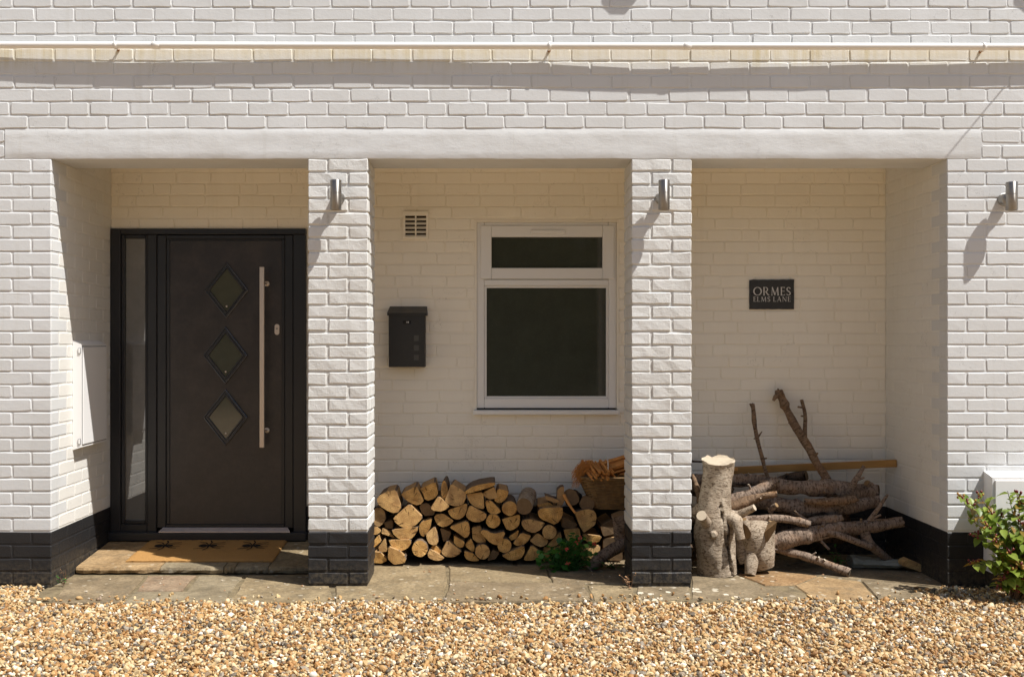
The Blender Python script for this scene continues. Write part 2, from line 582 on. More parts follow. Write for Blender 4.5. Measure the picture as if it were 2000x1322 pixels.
def bark(name, lo, hi, mark, orange=0.0, fleck=.85):
    n = Nodes(name)
    cross = n.noise(n.attr('bk', (42, 42, 95)), 1, 5, .72)
    patch = n.noise(n.attr('bk', (14, 14, 6)), 1.2, 5, .65)
    rings = n.noise(n.attr('bk', (7, 7, 70)), 1, 4, .7)
    fine = n.noise(n.attr('bk', (240, 240, 200)), 1, 3)
    c = n.mix(n.ramp(patch, [(.3, (0, 0, 0)), (.7, (1, 1, 1))]), lo, hi)
    c = n.mix(n.math('MULTIPLY', n.ramp(rings, [(.35, (1, 1, 1)), (.5, (0, 0, 0))]), fleck * .45), c, mark)
    m = n.ramp(cross, [(0.40, (1, 1, 1)), (0.50, (0, 0, 0))])
    c = n.mix(n.math('MULTIPLY', m, fleck), c, mark)
    if orange:
        om = n.ramp(n.noise(n.attr('bk', (9, 9, 5)), 1.3, 2), [(.5, (0, 0, 0)), (.62, (1, 1, 1))])
        c = n.mix(n.math('MULTIPLY', om, orange), c, (0.30, 0.15, 0.06))
    crack = n.ramp(n.noise(n.attr('bk', (30, 30, 2.2)), 1, 3, .5), [(0.29, (1, 1, 1)), (0.325, (0, 0, 0))])
    c = n.mix(n.math('MULTIPLY', crack, .8), c, (0.02, 0.014, 0.01))
    h = n.math('SUBTRACT', n.math('ADD', n.math('MULTIPLY', cross, .8), n.math('ADD', n.math('MULTIPLY', fine, .4), n.math('MULTIPLY', rings, .5))), n.math('MULTIPLY', crack, .9))
    n.set(color=c, rough=.88, spec=.18, bump=h, bstr=1.0, bdist=.012)


bark('bark_pale', (0.36, 0.28, 0.20), (0.54, 0.45, 0.34), (0.13, 0.09, 0.055), 0, .85)
bark('bark_grey', (0.20, 0.14, 0.10), (0.42, 0.325, 0.25), (0.05, 0.034, 0.024), .3)
bark('bark_brown', (0.20, 0.125, 0.075), (0.34, 0.235, 0.15), (0.06, 0.035, 0.02), .4)
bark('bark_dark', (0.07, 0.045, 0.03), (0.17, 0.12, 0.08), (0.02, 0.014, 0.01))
n = Nodes('cut_wood')
v = n.obj()
c = n.mix(n.noise(n.pos(), 45, 5, .7), (0.34, 0.275, 0.19), (0.58, 0.50, 0.385))
n.set(color=c, rough=.8, spec=.2, bump=n.noise(v, 150, 4), bstr=.5, bdist=.003)
n = Nodes('heart_wood')
c = n.mix(n.noise(n.pos((50, 50, 9)), 1, 5, .7), (0.14, 0.085, 0.04), (0.34, 0.22, 0.11))
n.set(color=c, rough=.8, spec=.2)
n = Nodes('pine_plank')
c = n.mix(n.noise(n.pos((3, 60, 60)), 1, 5, .6), (0.30, 0.15, 0.04), (0.50, 0.28, 0.09))
kn = n.ramp(n.noise(n.pos((6, 1, 14)), 1, 1), [(.70, (0, 0, 0)), (.78, (1, 1, 1))])
c = n.mix(n.math('MULTIPLY', kn, .7), c, (0.08, 0.035, 0.012))
n.set(color=c, rough=.6, spec=.3)
n = Nodes('grey_timber')
f = n.noise(n.pos((7, 60, 60)), 1, 5, .65)
n.set(color=n.mix(f, (0.16, 0.155, 0.12), (0.52, 0.50, 0.41)), rough=.9, spec=.15, bump=f, bstr=1, bdist=.01)
n = Nodes('wicker')
f = n.noise(n.pos((25, 25, 25)), 1, 4)
n.set(color=n.mix(f, (0.045, 0.025, 0.01), (0.36, 0.22, 0.09)), rough=.6, spec=.3)
plain('kindling', (0.60, 0.27, 0.07), .75, nvar=.45, nscale=40)
plain('orange_fibre', (0.52, 0.22, 0.05), .7, nvar=.3)
plain('string', (0.66, 0.62, 0.55), .8)


def leafmat(name, a, b, trans=.25):
    n = Nodes(name)
    c = n.mix(n.rnd(), a, b)
    c = n.mix(n.math('MULTIPLY', n.noise(n.pos(), 60, 3), .5), c, tuple(x * .6 for x in a))
    n.set(color=c, rough=.42, spec=.4)
    tr = n.new('ShaderNodeBsdfTranslucent')
    n.l(n.mix(0.5, c, tuple(min(1, x * 2.2) for x in b)), tr.inputs['Color'])
    ms = n.new('ShaderNodeMixShader')
    ms.inputs[0].default_value = trans
    out = n.n['Material Output']
    n.l(n.b.outputs[0], ms.inputs[1])
    n.l(tr.outputs[0], ms.inputs[2])
    n.l(ms.outputs[0], out.inputs['Surface'])


leafmat('leaf_shrub', (0.10, 0.175, 0.026), (0.32, 0.39, 0.065), .34)
leafmat('leaf_autumn', (0.24, 0.17, 0.03), (0.34, 0.20, 0.05), .3)
leafmat('leaf_geranium', (0.035, 0.13, 0.02), (0.07, 0.22, 0.035), .25)
leafmat('leaf_bright', (0.22, 0.42, 0.07), (0.30, 0.50, 0.10), .3)
leafmat('leaf_hedge', (0.03, 0.055, 0.012), (0.08, 0.12, 0.025), .2)
plain('petal', (0.62, 0.07, 0.06), .6)
plain('berry_red', (0.13, 0.012, 0.012), .3, nvar=.5, nscale=30)
plain('berry_gold', (0.36, 0.19, 0.03), .45, nvar=.4)
plain('stem_wood', (0.16, 0.09, 0.05), .8, nvar=.3)
plain('dead_leaf', (0.30, 0.16, 0.07), .8, nvar=.4)

# ------------------------------------------------------------------ brickwork
Z_LB, Z_LT = 2.399, 2.565          # underside and top of the rendered lintel
PU, PC = 0.0757, 0.0747            # course heights above and below it
BACK = 0.924                       # depth of the recess
XL, XR = -2.483, 2.546             # the two reveals
_cache = {}


def face_brick_mesh(w, h, variant, mat, bev=0.0037, rough=0.002):
    key = ('f', round(w, 3), round(h, 3), variant, mat, bev, rough)
    if key in _cache: return _cache[key]
    rnd = random.Random(hash(key[1:4]) & 0xffff)
    hw, hh = w / 2, h / 2
    c = min(0.006, hw * .3)
    xs = [-hw + c, -hw * .33, hw * .33, hw - c]
    out = [(x, -hh) for x in xs] + [(hw, -hh + c), (hw, hh - c)] + [(x, hh) for x in xs[::-1]] + [(-hw, hh - c), (-hw, -hh + c)]
    out = [(x + rnd.uniform(-rough, rough), z + rnd.uniform(-rough, rough)) for x, z in out]
    k = len(out)
    vs = [(x, 0.03, z) for x, z in out] + [(x, bev * .8, z) for x, z in out]
    for x, z in out:
        ix = x - math.copysign(min(bev, abs(x) * .6), x)
        iz = z - math.copysign(min(bev, abs(z) * .6), z)
        vs.append((ix, rnd.uniform(-.0004, .0004), iz))
    fs = []
    for r in range(2):
        for i in range(k):
            j = (i + 1) % k
            fs.append((r * k + i, r * k + j, (r + 1) * k + j, (r + 1) * k + i))
    fs.append(tuple(range(2 * k, 3 * k)))
    me = bpy.data.meshes.new('brick')
    me.from_pydata(vs, [], fs)
    me.materials.append(MAT[mat])
    me.update()
    _cache[key] = me
    return me


def box_brick_mesh(sx, sy, sz, variant, mat, bev=0.006, rough=0.0015, cuts=0):
    key = ('b', round(sx, 3), round(sy, 3), round(sz, 3), variant, mat, rough)
    if key in _cache: return _cache[key]
    rnd = random.Random(hash(key[1:5]) & 0xffff)
    vs, fs = bevel_box((sx, sy, sz), bev)
    me = bpy.data.meshes.new('brick')
    me.from_pydata([tuple(v) for v in vs], [], fs)
    if cuts:
        bm = bmesh.new(); bm.from_mesh(me)
        ax = 0 if sx > sy else 1
        ed = [e for e in bm.edges if abs(e.verts[0].co[ax] - e.verts[1].co[ax]) > max(sx, sy) * .5]
        bmesh.ops.subdivide_edges(bm, edges=ed, cuts=cuts, use_grid_fill=True)
        bm.to_mesh(me); bm.free()
    sd = Vector((variant * 7.3, sx * 50, sy * 31))
    for v in me.vertices:
        nz = mnoise.noise_vector(v.co * 26 + sd)
        v.co += Vector((nz.x * rough, nz.y * rough, nz.z * rough * 1.8)) + Vector((rnd.uniform(-1, 1), rnd.uniform(-1, 1), rnd.uniform(-1, 1))) * rough * .45
    me.materials.append(MAT[mat])
    me.update()
    _cache[key] = me
    return me


def put(me, parent, loc, rz=0.0, tilt=0.0, name='brick'):
    o = bpy.data.objects.new(name, me)
    COL.objects.link(o)
    o.parent = parent
    o.location = Vector(loc) - ORIGIN[parent.name]
    o.rotation_euler = (random.uniform(-tilt, tilt), random.uniform(-tilt, tilt) * .4, rz + random.uniform(-tilt, tilt))
    return o


def join_meshes(items, name, mat, parent):
    """items: (mesh, loc, rz): bricks beyond the picture's edge, kept as one mass"""
    vs, fs = [], []
    for me, loc, rz in items:
        b = len(vs)
        c, s = math.cos(rz), math.sin(rz)
        for v in me.vertices:
            vs.append((loc[0] + v.co.x * c - v.co.y * s, loc[1] + v.co.x * s + v.co.y * c, loc[2] + v.co.z))
        for p in me.polygons:
            fs.append([b + i for i in p.vertices])
    m = MB()
    m.add(vs, fs)
    o = m.build(name, mat, parent)
    o['kind'] = 'stuff'
    return o


TILT = 0.006
X_IN0, X_IN1 = -2.80, 3.00        # what the picture shows of the facade

# --- upper facade
facade = empty('facade_wall', (0, 0, Z_LT), 'white painted brick wall above the rendered lintel, with the pipe running across it', 'wall')
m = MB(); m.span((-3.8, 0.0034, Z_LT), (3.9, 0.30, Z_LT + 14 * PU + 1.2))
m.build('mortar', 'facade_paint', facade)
offs = [54, 19, 63, 28, 66, 28, 70, 31, 68, 25, 66, 30, 64, 28]
rest = []
for k in range(14):
    z = Z_LT + (k + .5) * PU
    x = (offs[k] - AX) / 348.0 - 0.2232 * 4
    while x < 3.8:
        w = 0.2232 - (random.uniform(.006, .011) if random.random() > .14 else .002)
        cx = x + 0.2232 / 2 + random.uniform(-.002, .002)
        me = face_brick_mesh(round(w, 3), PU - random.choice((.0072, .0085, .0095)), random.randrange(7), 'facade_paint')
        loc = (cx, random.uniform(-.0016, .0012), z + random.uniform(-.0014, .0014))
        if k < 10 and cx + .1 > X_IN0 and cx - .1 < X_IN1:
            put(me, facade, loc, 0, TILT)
        elif cx > -3.75:
            rest.append((me, loc, 0))
        x += 0.2232
join_meshes(rest, 'brickwork', 'facade_paint', facade)

# lintel: rendered concrete beam with an uneven trowelled face
m = MB()
lx0, lx1 = W(10, 0, 0).x, W(1916, 0, 0).x
nx, nz = 240, 8
vs, fs = [], []
for i in range(nx + 1):
    for j in range(nz + 1):
        x = lx0 + (lx1 - lx0) * i / nx
        z = Z_LB + (Z_LT + .002 - Z_LB) * j / nz
        y = -0.0025 + 0.0022 * mnoise.noise((x * 5, z * 9, 1.3)) + 0.0012 * mnoise.noise((x * 21, z * 30, 4.1))
        if j == 0: z += 0.0028 * mnoise.noise((x * 4, 0, 7)) + .0015 * mnoise.noise((x * 17, 0, 2)); y += .004
        if j == nz: z += 0.004 * mnoise.noise((x * 6, 0, 3)); y += .005
        vs.append((x, y, z))
for i in range(nx):
    for j in range(nz):
        a = i * (nz + 1) + j
        fs.append((a, a + nz + 1, a + nz + 2, a + 1))
m.add(vs, fs, 0, True)
b0 = len(vs)
under = [(lx0 + (lx1 - lx0) * i / nx, 0.337, Z_LB) for i in range(nx + 1)]
m.add([vs[i * (nz + 1)] for i in range(nx + 1)] + under, [(i, nx + 1 + i, nx + 2 + i, i + 1) for i in range(nx)])
m.add([(lx0, 0.337, Z_LB), (lx1, 0.337, Z_LB), (lx1, 0.337, Z_LT), (lx0, 0.337, Z_LT)], [(0, 3, 2, 1)])
m.add([(lx0, 0.0, Z_LB), (lx0, .337, Z_LB), (lx0, .337, Z_LT), (lx0, 0, Z_LT)], [(0, 3, 2, 1)])
m.add([(lx1, 0.0, Z_LB), (lx1, .337, Z_LB), (lx1, .337, Z_LT), (lx1, 0, Z_LT)], [(0, 1, 2, 3)])
lin = m.build('lintel', 'render_paint', facade)
lin['label'] = 'smooth rendered lintel beam over the three bays'

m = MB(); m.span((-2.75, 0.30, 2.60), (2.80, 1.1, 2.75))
tag(m.build('recess_ceiling', 'recess_paint_brightened'), 'pale ceiling of the open recess behind the lintel', 'ceiling', kind='structure')

# --- end piers with their reveals
def pier(side, label):
    xe = XL if side < 0 else XR
    t = empty('brick_pier', (xe + side * .5, .4, 0), label, 'pier', 'end piers of the recess')
    m = MB()
    outer = -3.8 if side < 0 else 3.9
    m.span((outer, .0034, -.12), (xe + side * .0030, 1.10, Z_LT))
    m.build('mortar', 'facade_paint', t)
    m = MB(); m.span((outer, .0027, -.12), (xe + side * .0022, 1.09, Z_LB - 28 * PC - .004))
    m.build('plinth_mortar', 'plinth_paint', t)
    m = MB(); m.span((xe + side * .05, .11, Z_LB - 28 * PC - .004), (xe + side * .0023, 1.08, 2.59)); m.build('reveal_mortar', 'reveal_paint_brightened', t)
    rest = {'facade_paint': [], 'plinth_paint': []}
    for r in range(-2, 32):
        zt = Z_LB - r * PC
        if r < 0: zt = Z_LT - (r + 2) * (Z_LT - Z_LB) / 2
        zc = zt - PC / 2
        if r < 0: zc = zt - (Z_LT - Z_LB) / 4
        mat = 'plinth_paint' if r >= 28 else 'facade_paint'
        h = PC - .0088
        even = r % 2 == 0
        cw, cl = (.1055, .2145) if even else (.2145, .1035)
        ex = xe
        if r >= 0:
            me = box_brick_mesh(cw, cl, h, random.randrange(5), mat, .0045, .0011)
            put(me, t, (xe + side * cw / 2, cl / 2, zc), 0, TILT * .5)
            x = cw + .0095
        else:
            x = abs((lx0 if side < 0 else lx1) - xe) + .006
            if r == -1: x += 0
        first = True
        while x < 1.25:
            w = .2145
            if r < 0 and first: w = .2145 if r == -2 else .105
            first = False
            cx = xe + side * (x + w / 2)
            me = face_brick_mesh(w + random.choice((.0015, .0035)), h, random.randrange(5), mat)
            loc = (cx, random.uniform(-.0016, .0012), zc + random.uniform(-.0014, .0014))
            if X_IN0 - .12 < cx < X_IN1 + .12: put(me, t, loc, 0, TILT)
            else: rest[mat].append((me, loc, 0))
            x += w + .0095
        # reveal
        y = cl + .0095 if r >= 0 else .2
        mr = mat if r >= 28 else 'reveal_paint_brightened'
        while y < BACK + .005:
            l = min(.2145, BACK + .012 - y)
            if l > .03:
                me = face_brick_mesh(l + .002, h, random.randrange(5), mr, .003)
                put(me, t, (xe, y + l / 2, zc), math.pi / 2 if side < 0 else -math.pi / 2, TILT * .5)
            y += .2145 + .0095
    for mat, it in rest.items():
        if it: join_meshes(it, 'brickwork', mat, t)
    return t


pier(-1, 'white brick pier with black base left of the front door')
pier(1, 'white brick pier with black base beside the leafy shrub and white box')

# --- the two free pillars
def pillar(x0, label, seed):
    t = empty('brick_pillar', (x0 + .1685, .1685, 0), label, 'pillar', 'brick pillars under the lintel')
    Wd = .337
    m = MB(); m.span((x0 + .006, .006, -.1), (x0 + Wd - .006, Wd - .006, Z_LB))
    m.build('mortar', 'pillar_paint', t)
    m = MB(); m.span((x0 + .0052, .0052, -.1), (x0 + Wd - .0052, Wd - .0052, Z_LB - 28 * PC - .004))
    m.build('plinth_mortar', 'plinth_paint', t)
    s, tt, g = .2205, .1055, .011
    for r in range(32):
        zc = Z_LB - (r + .5) * PC
        mat = 'plinth_paint' if r >= 28 else 'pillar_paint'
        L = [(0, s, 0, tt), (s + g, Wd, 0, s), (tt + g, Wd, s + g, Wd), (0, tt, tt + g, Wd)]
        if (r + seed) % 2: L = [(Wd - b, Wd - a, c, d) for a, b, c, d in L]
        for a, b, c, d in L:
            me = box_brick_mesh(b - a, d - c, PC - .0115, random.randrange(9), mat, .0042, .0026, 3)
            put(me, t, (x0 + (a + b) / 2 + random.uniform(-.001, .001), (c + d) / 2 + random.uniform(-.001, .001), zc + random.uniform(-.0018, .0018)), 0, .010)
    return t


pillar(-1.042, 'white brick pillar with black base between the front door and the letterbox', 1)
pillar(.775, 'white brick pillar with black base between the window and the branch pile', 0)

# --- back walls of the three bays
def bay_wall(x0, x1, opening, label, solids):
    t = empty('recess_wall', ((x0 + x1) / 2, BACK + .05, 0), label, 'wall', 'back walls of the recess')
    m = MB()
    for a, b in solids: m.span(a, b)
    m.build('mortar', 'recess_paint_brightened', t)
    m = MB(); m.span((max(x0, DX1) if opening and opening[0] < XL else x0, BACK + .0047, -.1), (x1, 1.05, Z_LB - 28 * PC - .003)); m.build('plinth_mortar', 'plinth_paint', t)
    for r in range(-2, 32):
        zc = Z_LB - (r + .5) * PC
        if zc > 2.59: continue
        mat = 'plinth_paint' if r >= 28 else 'recess_paint_brightened'
        off = (0.0, .112, .05, .16)[r % 4] + random.uniform(-.02, .02)
        x = -3.0 + off
        while x < x1:
            w = .2245 if random.random() > .12 else .1123
            a, b = max(x + .0025, x0), min(x + w - random.choice((.0005, .0025)), x1)
            x += w
            segs = [(a, b)]
            if opening and opening[2] < zc < opening[3]:
                segs = [(a, min(b, opening[0])), (max(a, opening[1]), b)]
            for p, q in segs:
                if q - p > .02:
                    me = face_brick_mesh(round(q - p, 2) - .001, PC - .0085, random.randrange(6), mat, .003, .0016)
                    put(me, t, ((p + q) / 2, BACK + random.uniform(-.0007, .0007), zc + random.uniform(-.0008, .0008)), 0, .003)
    return t


YB = BACK + .0055
DX0, DX1, DZ1 = XL, W(598, 0, BACK).x, W(0, 447, BACK).z
WX0, WX1 = W(927, 0, BACK).x, W(1208, 0, BACK).x
WZ0, WZ1 = W(0, 803, BACK).z, W(0, 431, BACK).z
bay_wall(XL, -.87, (DX0 - .1, DX1, -.2, DZ1), 'white painted brick wall above and beside the front door',
         [((XL - .1, YB, DZ1), (-.87, 1.1, 2.7)), ((DX1, YB, -.1), (-.87, 1.1, DZ1))])
bay_wall(-.87, .945, (WX0, WX1, WZ0, WZ1), 'white painted brick wall around the window behind the log stack',
         [((-.87, YB, -.1), (WX0, 1.1, 2.7)), ((WX1, YB, -.1), (.945, 1.1, 2.7)), ((WX0, YB, WZ1), (WX1, 1.1, 2.7)), ((WX0, YB, -.1), (WX1, 1.1, WZ0))])
bay_wall(.945, XR, None, 'white painted brick wall carrying the slate name plate', [((.945, YB, -.1), (XR + .1, 1.1, 2.7))])
m = MB(); m.span((-2.8, 1.12, -.2), (2.9, 1.2, 2.9))
tag(m.build('interior_wall', 'dark_gap'), 'dark inside of the house behind the door and window', 'wall', kind='structure')


# ------------------------------------------------------------------ ground
m = MB()
m.add([(-150, -150, -.032), (150, -150, -.032), (150, 60, -.032), (-150, 60, -.032)], [(0, 1, 2, 3)])
tag(m.build('ground', 'gravel_ground'), 'gravel drive in front of the house', 'ground', kind='structure')


def slab_edge(x):
    """front edge of the paving, metres in front of the facade (negative y)"""
    pts = [(-9, .02), (-2.52, .02), (-2.44, -.33), (1.9, -.32), (2.12, -.27), (2.42, -.13), (2.52, .02), (9, .02)]
    for (a, ya), (b, yb) in zip(pts, pts[1:]):
        if a <= x <= b: return ya + (yb - ya) * (x - a) / (b - a)
    return 0


def gravel():
    phi = (1 + 5 ** .5) / 2
    ico = np.array([(-1, phi, 0), (1, phi, 0), (-1, -phi, 0), (1, -phi, 0), (0, -1, phi), (0, 1, phi), (0, -1, -phi), (0, 1, -phi),
                    (phi, 0, -1), (phi, 0, 1), (-phi, 0, -1), (-phi, 0, 1)], float) / math.sqrt(1 + phi * phi)
    tri = np.array([(0, 11, 5), (0, 5, 1), (0, 1, 7), (0, 7, 10), (0, 10, 11), (1, 5, 9), (5, 11, 4), (11, 10, 2), (10, 7, 6), (7, 1, 8),
                    (3, 9, 4), (3, 4, 2), (3, 2, 6), (3, 6, 8), (3, 8, 9), (4, 9, 5), (2, 4, 11), (6, 2, 10), (8, 6, 7), (9, 8, 1)], int)
    sp = .0142
    xs = np.arange(-3.35, 3.45, sp); ys = np.arange(-2.1, .05, sp)
    X, Y = np.meshgrid(xs, ys)
    X = X.ravel() + NPR.uniform(-.5, .5, X.size) * sp; Y = Y.ravel() + NPR.uniform(-.5, .5, Y.size) * sp
    edge = np.interp(X, [-9, -2.52, -2.44, 1.9, 2.12, 2.42, 2.52, 9], [.02, .02, -.33, -.32, -.27, -.13, .02, .02]) + .012 * np.sin(X * 9) + .008 * np.sin(X * 31)
    keep = Y < edge - .002
    spill = (Y >= edge - .002) & (Y < edge + .16) & (NPR.uniform(0, 1, X.size) < .16 * np.exp(-(Y - edge) / .035)) & (X > XL + .05) & (X < XR - .1)
    SX, SY = X[spill], Y[spill]
    ok = ~(((SX > -1.07) & (SX < -.68) & (SY > -.02)) | ((SX > .75) & (SX < 1.14) & (SY > -.02)))
    SX, SY = SX[ok], SY[ok]
    X, Y = X[keep], Y[keep]
    edge = edge[keep]
    n = X.size
    hgt = .010 * np.sin(X * 2.1 + 1) * np.sin(Y * 3.3) + .007 * np.sin(X * 5.7 + Y * 4)
    hgt += .028 * np.clip((-2.35 - X) / .5, 0, 1) * np.clip(1 + Y / .5, 0, 1)
    Z = -.012 + hgt * .6 + NPR.uniform(-.008, .009, n)
    X = np.concatenate([X, SX]); Y = np.concatenate([Y, SY]); Z = np.concatenate([Z, np.full(SX.size, .007)]); n = X.size
    r = np.clip(NPR.lognormal(math.log(.0087), .33, n), .005, .019)
    sc = np.stack([r * NPR.uniform(.9, 1.6, n), r * NPR.uniform(.7, 1.1, n), r * NPR.uniform(.42, .8, n)], 1)
    q = NPR.normal(size=(n, 4)); q[:, 1:3] *= .55
    q /= np.linalg.norm(q, axis=1)[:, None]
    w, x, y, z = q.T
    R = np.stack([1 - 2 * (y * y + z * z), 2 * (x * y - z * w), 2 * (x * z + y * w), 2 * (x * y + z * w), 1 - 2 * (x * x + z * z), 2 * (y * z - x * w),
                  2 * (x * z - y * w), 2 * (y * z + x * w), 1 - 2 * (x * x + y * y)], 1).reshape(n, 3, 3)
    V = ico[None] * NPR.uniform(.78, 1.2, (n, 12, 1)) * sc[:, None, :]
    V = np.einsum('nij,nkj->nki', R, V) + np.stack([X, Y, Z], 1)[:, None, :]
    F = (tri[None] + (np.arange(n) * 12)[:, None, None]).reshape(-1, 3)
    me = bpy.data.meshes.new('gravel')
    me.vertices.add(n * 12); me.vertices.foreach_set('co', V.astype(np.float32).ravel())
    me.loops.add(F.size); me.loops.foreach_set('vertex_index', F.astype(np.int32).ravel())
    me.polygons.add(len(F)); me.polygons.foreach_set('loop_start', np.arange(0, F.size, 3, dtype=np.int32))
    me.polygons.foreach_set('use_smooth', np.repeat(NPR.uniform(0, 1, n) < .45, 20))
    at = me.attributes.new('tone', 'FLOAT', 'POINT')
    at.data.foreach_set('value', np.repeat(NPR.uniform(0, 1, n), 12).astype(np.float32))
    me.materials.append(MAT['gravel_pebble'])
    me.update(); me.validate()
    o = bpy.data.objects.new('gravel', me)
    link(o, None, (0, 0, 0))
    tag(o, 'loose golden brown and cream flint gravel covering the drive', 'gravel', kind='stuff')


gravel()

# --- paving: bed and separate stones
m = MB(); m.span((XL - .02, -.335, -.10), (XR - .3, .95, -.008)); m.span((XR - .302, -.10, -.10), (XR + .02, .95, -.0085))
paving = m.build('paving', 'bed')
tag(paving, 'strip of irregular flagstones along the foot of the house', 'paving', kind='structure')


def flag(pts, mat, z=0.0, thick=.045, gap=.0035, ground=True):
    P = [G(x, y) if ground else Vector((x, y, 0)) for x, y in pts]
    cx = sum(p.x for p in P) / len(P); cy = sum(p.y for p in P) / len(P)
    out = []
    for i, p in enumerate(P):                      # subdivide edges and roughen them
        q = P[(i + 1) % len(P)]
        k = max(1, int((q - p).length / .09))
        for j in range(k):
            s = p.lerp(q, j / k)
            d = Vector((cx - s.x, cy - s.y, 0)).normalized()
            out.append(s + d * (gap + random.uniform(-.004, .006)))
    area = sum(out[i].x * out[(i + 1) % len(out)].y - out[(i + 1) % len(out)].x * out[i].y for i in range(len(out)))
    if area < 0: out = out[::-1]
    k = len(out)
    rings = []
    for zz, ins in ((-thick, 0), (-.006, 0), (0, .006)):
        for s in out:
            d = Vector((cx - s.x, cy - s.y, 0)).normalized()
            rings.append((s.x + d.x * ins, s.y + d.y * ins, z + zz + random.uniform(-.001, .001)))
    m = MB()
    m.add(rings, [(r * k + i, r * k + (i + 1) % k, (r + 1) * k + (i + 1) % k, (r + 1) * k + i) for r in range(2) for i in range(k)] + [list(range(2 * k, 3 * k))])
    return m.build('flagstone', mat, paving)


FL = [([(98, 1176), (143, 1126), (283, 1125), (266, 1144), (237, 1175)], 'stone_grey'),
      ([(288, 1125), (383, 1124), (356, 1153), (266, 1154)], 'stone_pink'),
      ([(262, 1155), (449, 1155), (441, 1177), (240, 1177)], 'stone_green'),
      ([(388, 1124), (476, 1124), (451, 1154), (363, 1153)], 'stone_green'),
      ([(482, 1124), (640, 1120), (650, 1174), (446, 1177)], 'stone_buff'),
      ([(650, 1106), (870, 1104), (874, 1136), (863, 1174), (655, 1175)], 'stone_buff'),
      ([(876, 1136), (1141, 1138), (1156, 1172), (866, 1174)], 'stone_grey'),
      ([(875, 1104), (1060, 1103), (1070, 1112), (1075, 1136), (876, 1134)], 'stone_buff'),
      ([(1064, 1103), (1240, 1104), (1232, 1140), (1078, 1137)], 'stone_grey'),
      ([(1146, 1141), (1236, 1142), (1242, 1172), (1160, 1172)], 'stone_buff'),
      ([(1240, 1130), (1346, 1128), (1349, 1166), (1246, 1172)], 'stone_lichen'),
      ([(1349, 1124), (1438, 1121), (1491, 1143), (1586, 1168), (1445, 1169), (1351, 1168)], 'stone_lichen'),
      ([(1440, 1120), (1507, 1113), (1598, 1123), (1552, 1141), (1493, 1142)], 'stone_rust'),
      ([(1552, 1142), (1600, 1124), (1680, 1134), (1711, 1163), (1700, 1170), (1590, 1168)], 'stone_tan'),
      ([(1683, 1134), (1757, 1137), (1840, 1150), (1790, 1166), (1714, 1168)], 'stone_lichen'),
      ([(1511, 1111), (1600, 1090), (1840, 1098), (1850, 1146), (1760, 1136), (1682, 1132), (1602, 1122)], 'stone_grey'),
      ([(1350, 1092), (1590, 1090), (1505, 1111), (1350, 1121)], 'stone_grey'),
      ([(640, 1084), (1000, 1084), (1005, 1103), (640, 1105)], 'stone_grey'),
      ([(1004, 1084), (1300, 1084), (1300, 1102), (1008, 1103)], 'stone_grey')]
for pts, mt in FL: flag(pts, mt, random.uniform(-.003, .003))

# --- door step: stone slabs on a low riser, falling towards the drive
SZ0, SY0, SSL = .037, .325, .088


def step_z(y): return SZ0 + (y - SY0) * SSL


step = empty('door_step', (-1.75, .6, 0), 'low sandstone door step below the front door', 'step')
m = MB()
m.add([(XL, SY0 + .035, -.02), (-.9, SY0 + .035, -.02), (-.9, .94, -.02), (XL, .94, -.02),
       (XL, SY0 + .035, SZ0 - .035), (-.9, SY0 + .035, SZ0 - .035), (-.9, .94, step_z(.94) - .036), (XL, .94, step_z(.94) - .036)],
      [(0, 1, 5, 4), (1, 2, 6, 5), (3, 0, 4, 7), (4, 5, 6, 7)])
m.build('riser', 'stone_grey', step)
cuts = [XL + .004, W(313, 0, .33).x, W(437, 0, .33).x, W(459, 0, .33).x, W(524, 0, .33).x, -.90]
for i, mt in enumerate(('stone_tan', 'stone_green', 'stone_buff', 'stone_green', 'stone_buff')):
    a, b = cuts[i] + .003, cuts[i + 1] - .003
    m = MB()
    k = 10
    yf = [SY0 + random.uniform(-.006, .006) + (.0 if i < 4 else -.012) for _ in range(k + 1)]
    row = []
    for j in range(k + 1):
        x = a + (b - a) * j / k
        row.append([(x, yf[j] + random.uniform(0, .008), SZ0 - .034 + random.uniform(-.004, .004)), (x, yf[j] - .002 + random.uniform(-.004, .004), SZ0 - .016),
                    (x, yf[j] + .006, SZ0 - .002 + random.uniform(-.003, .003)), (x, yf[j] + .02, step_z(yf[j] + .02)), (x, .93, step_z(.93)), (x, .93, step_z(.93) - .035)])
    vs = [p for rw in row for p in rw]
    m.add(vs, [(j * 6 + q, (j + 1) * 6 + q, (j + 1) * 6 + q + 1, j * 6 + q + 1) for j in range(k) for q in range(5)])
    m.add(row[0], [(0, 1, 2, 3, 4, 5)][::-1]); m.add(row[-1], [(0, 1, 2, 3, 4, 5)])
    m.build('step_stone', mt, step)

# ------------------------------------------------------------------ pipe on the facade
pipe = empty('waste_pipe', (0, -.04, 2.98), 'thin white plastic pipe running across the wall above the lintel', 'pipe')
off_x = [-400, 0, 182, 300, 420, 570, 700, 900, 1035, 1160, 1263, 1300, 1615, 1720, 1860, 2000, 2300]
off_o = [.038, .0372, .0422, .0446, .041, .041, .039, .041, .0444, .0495, .053, .053, .049, .046, .0452, .0415, .040]


def pipe_pt(px):
    o = np.interp(px, off_x, off_o)
    py = 88.5 + 3.5 * px / 2000.0
    p = W(px, py, -o)
    p.y = -o
    return p


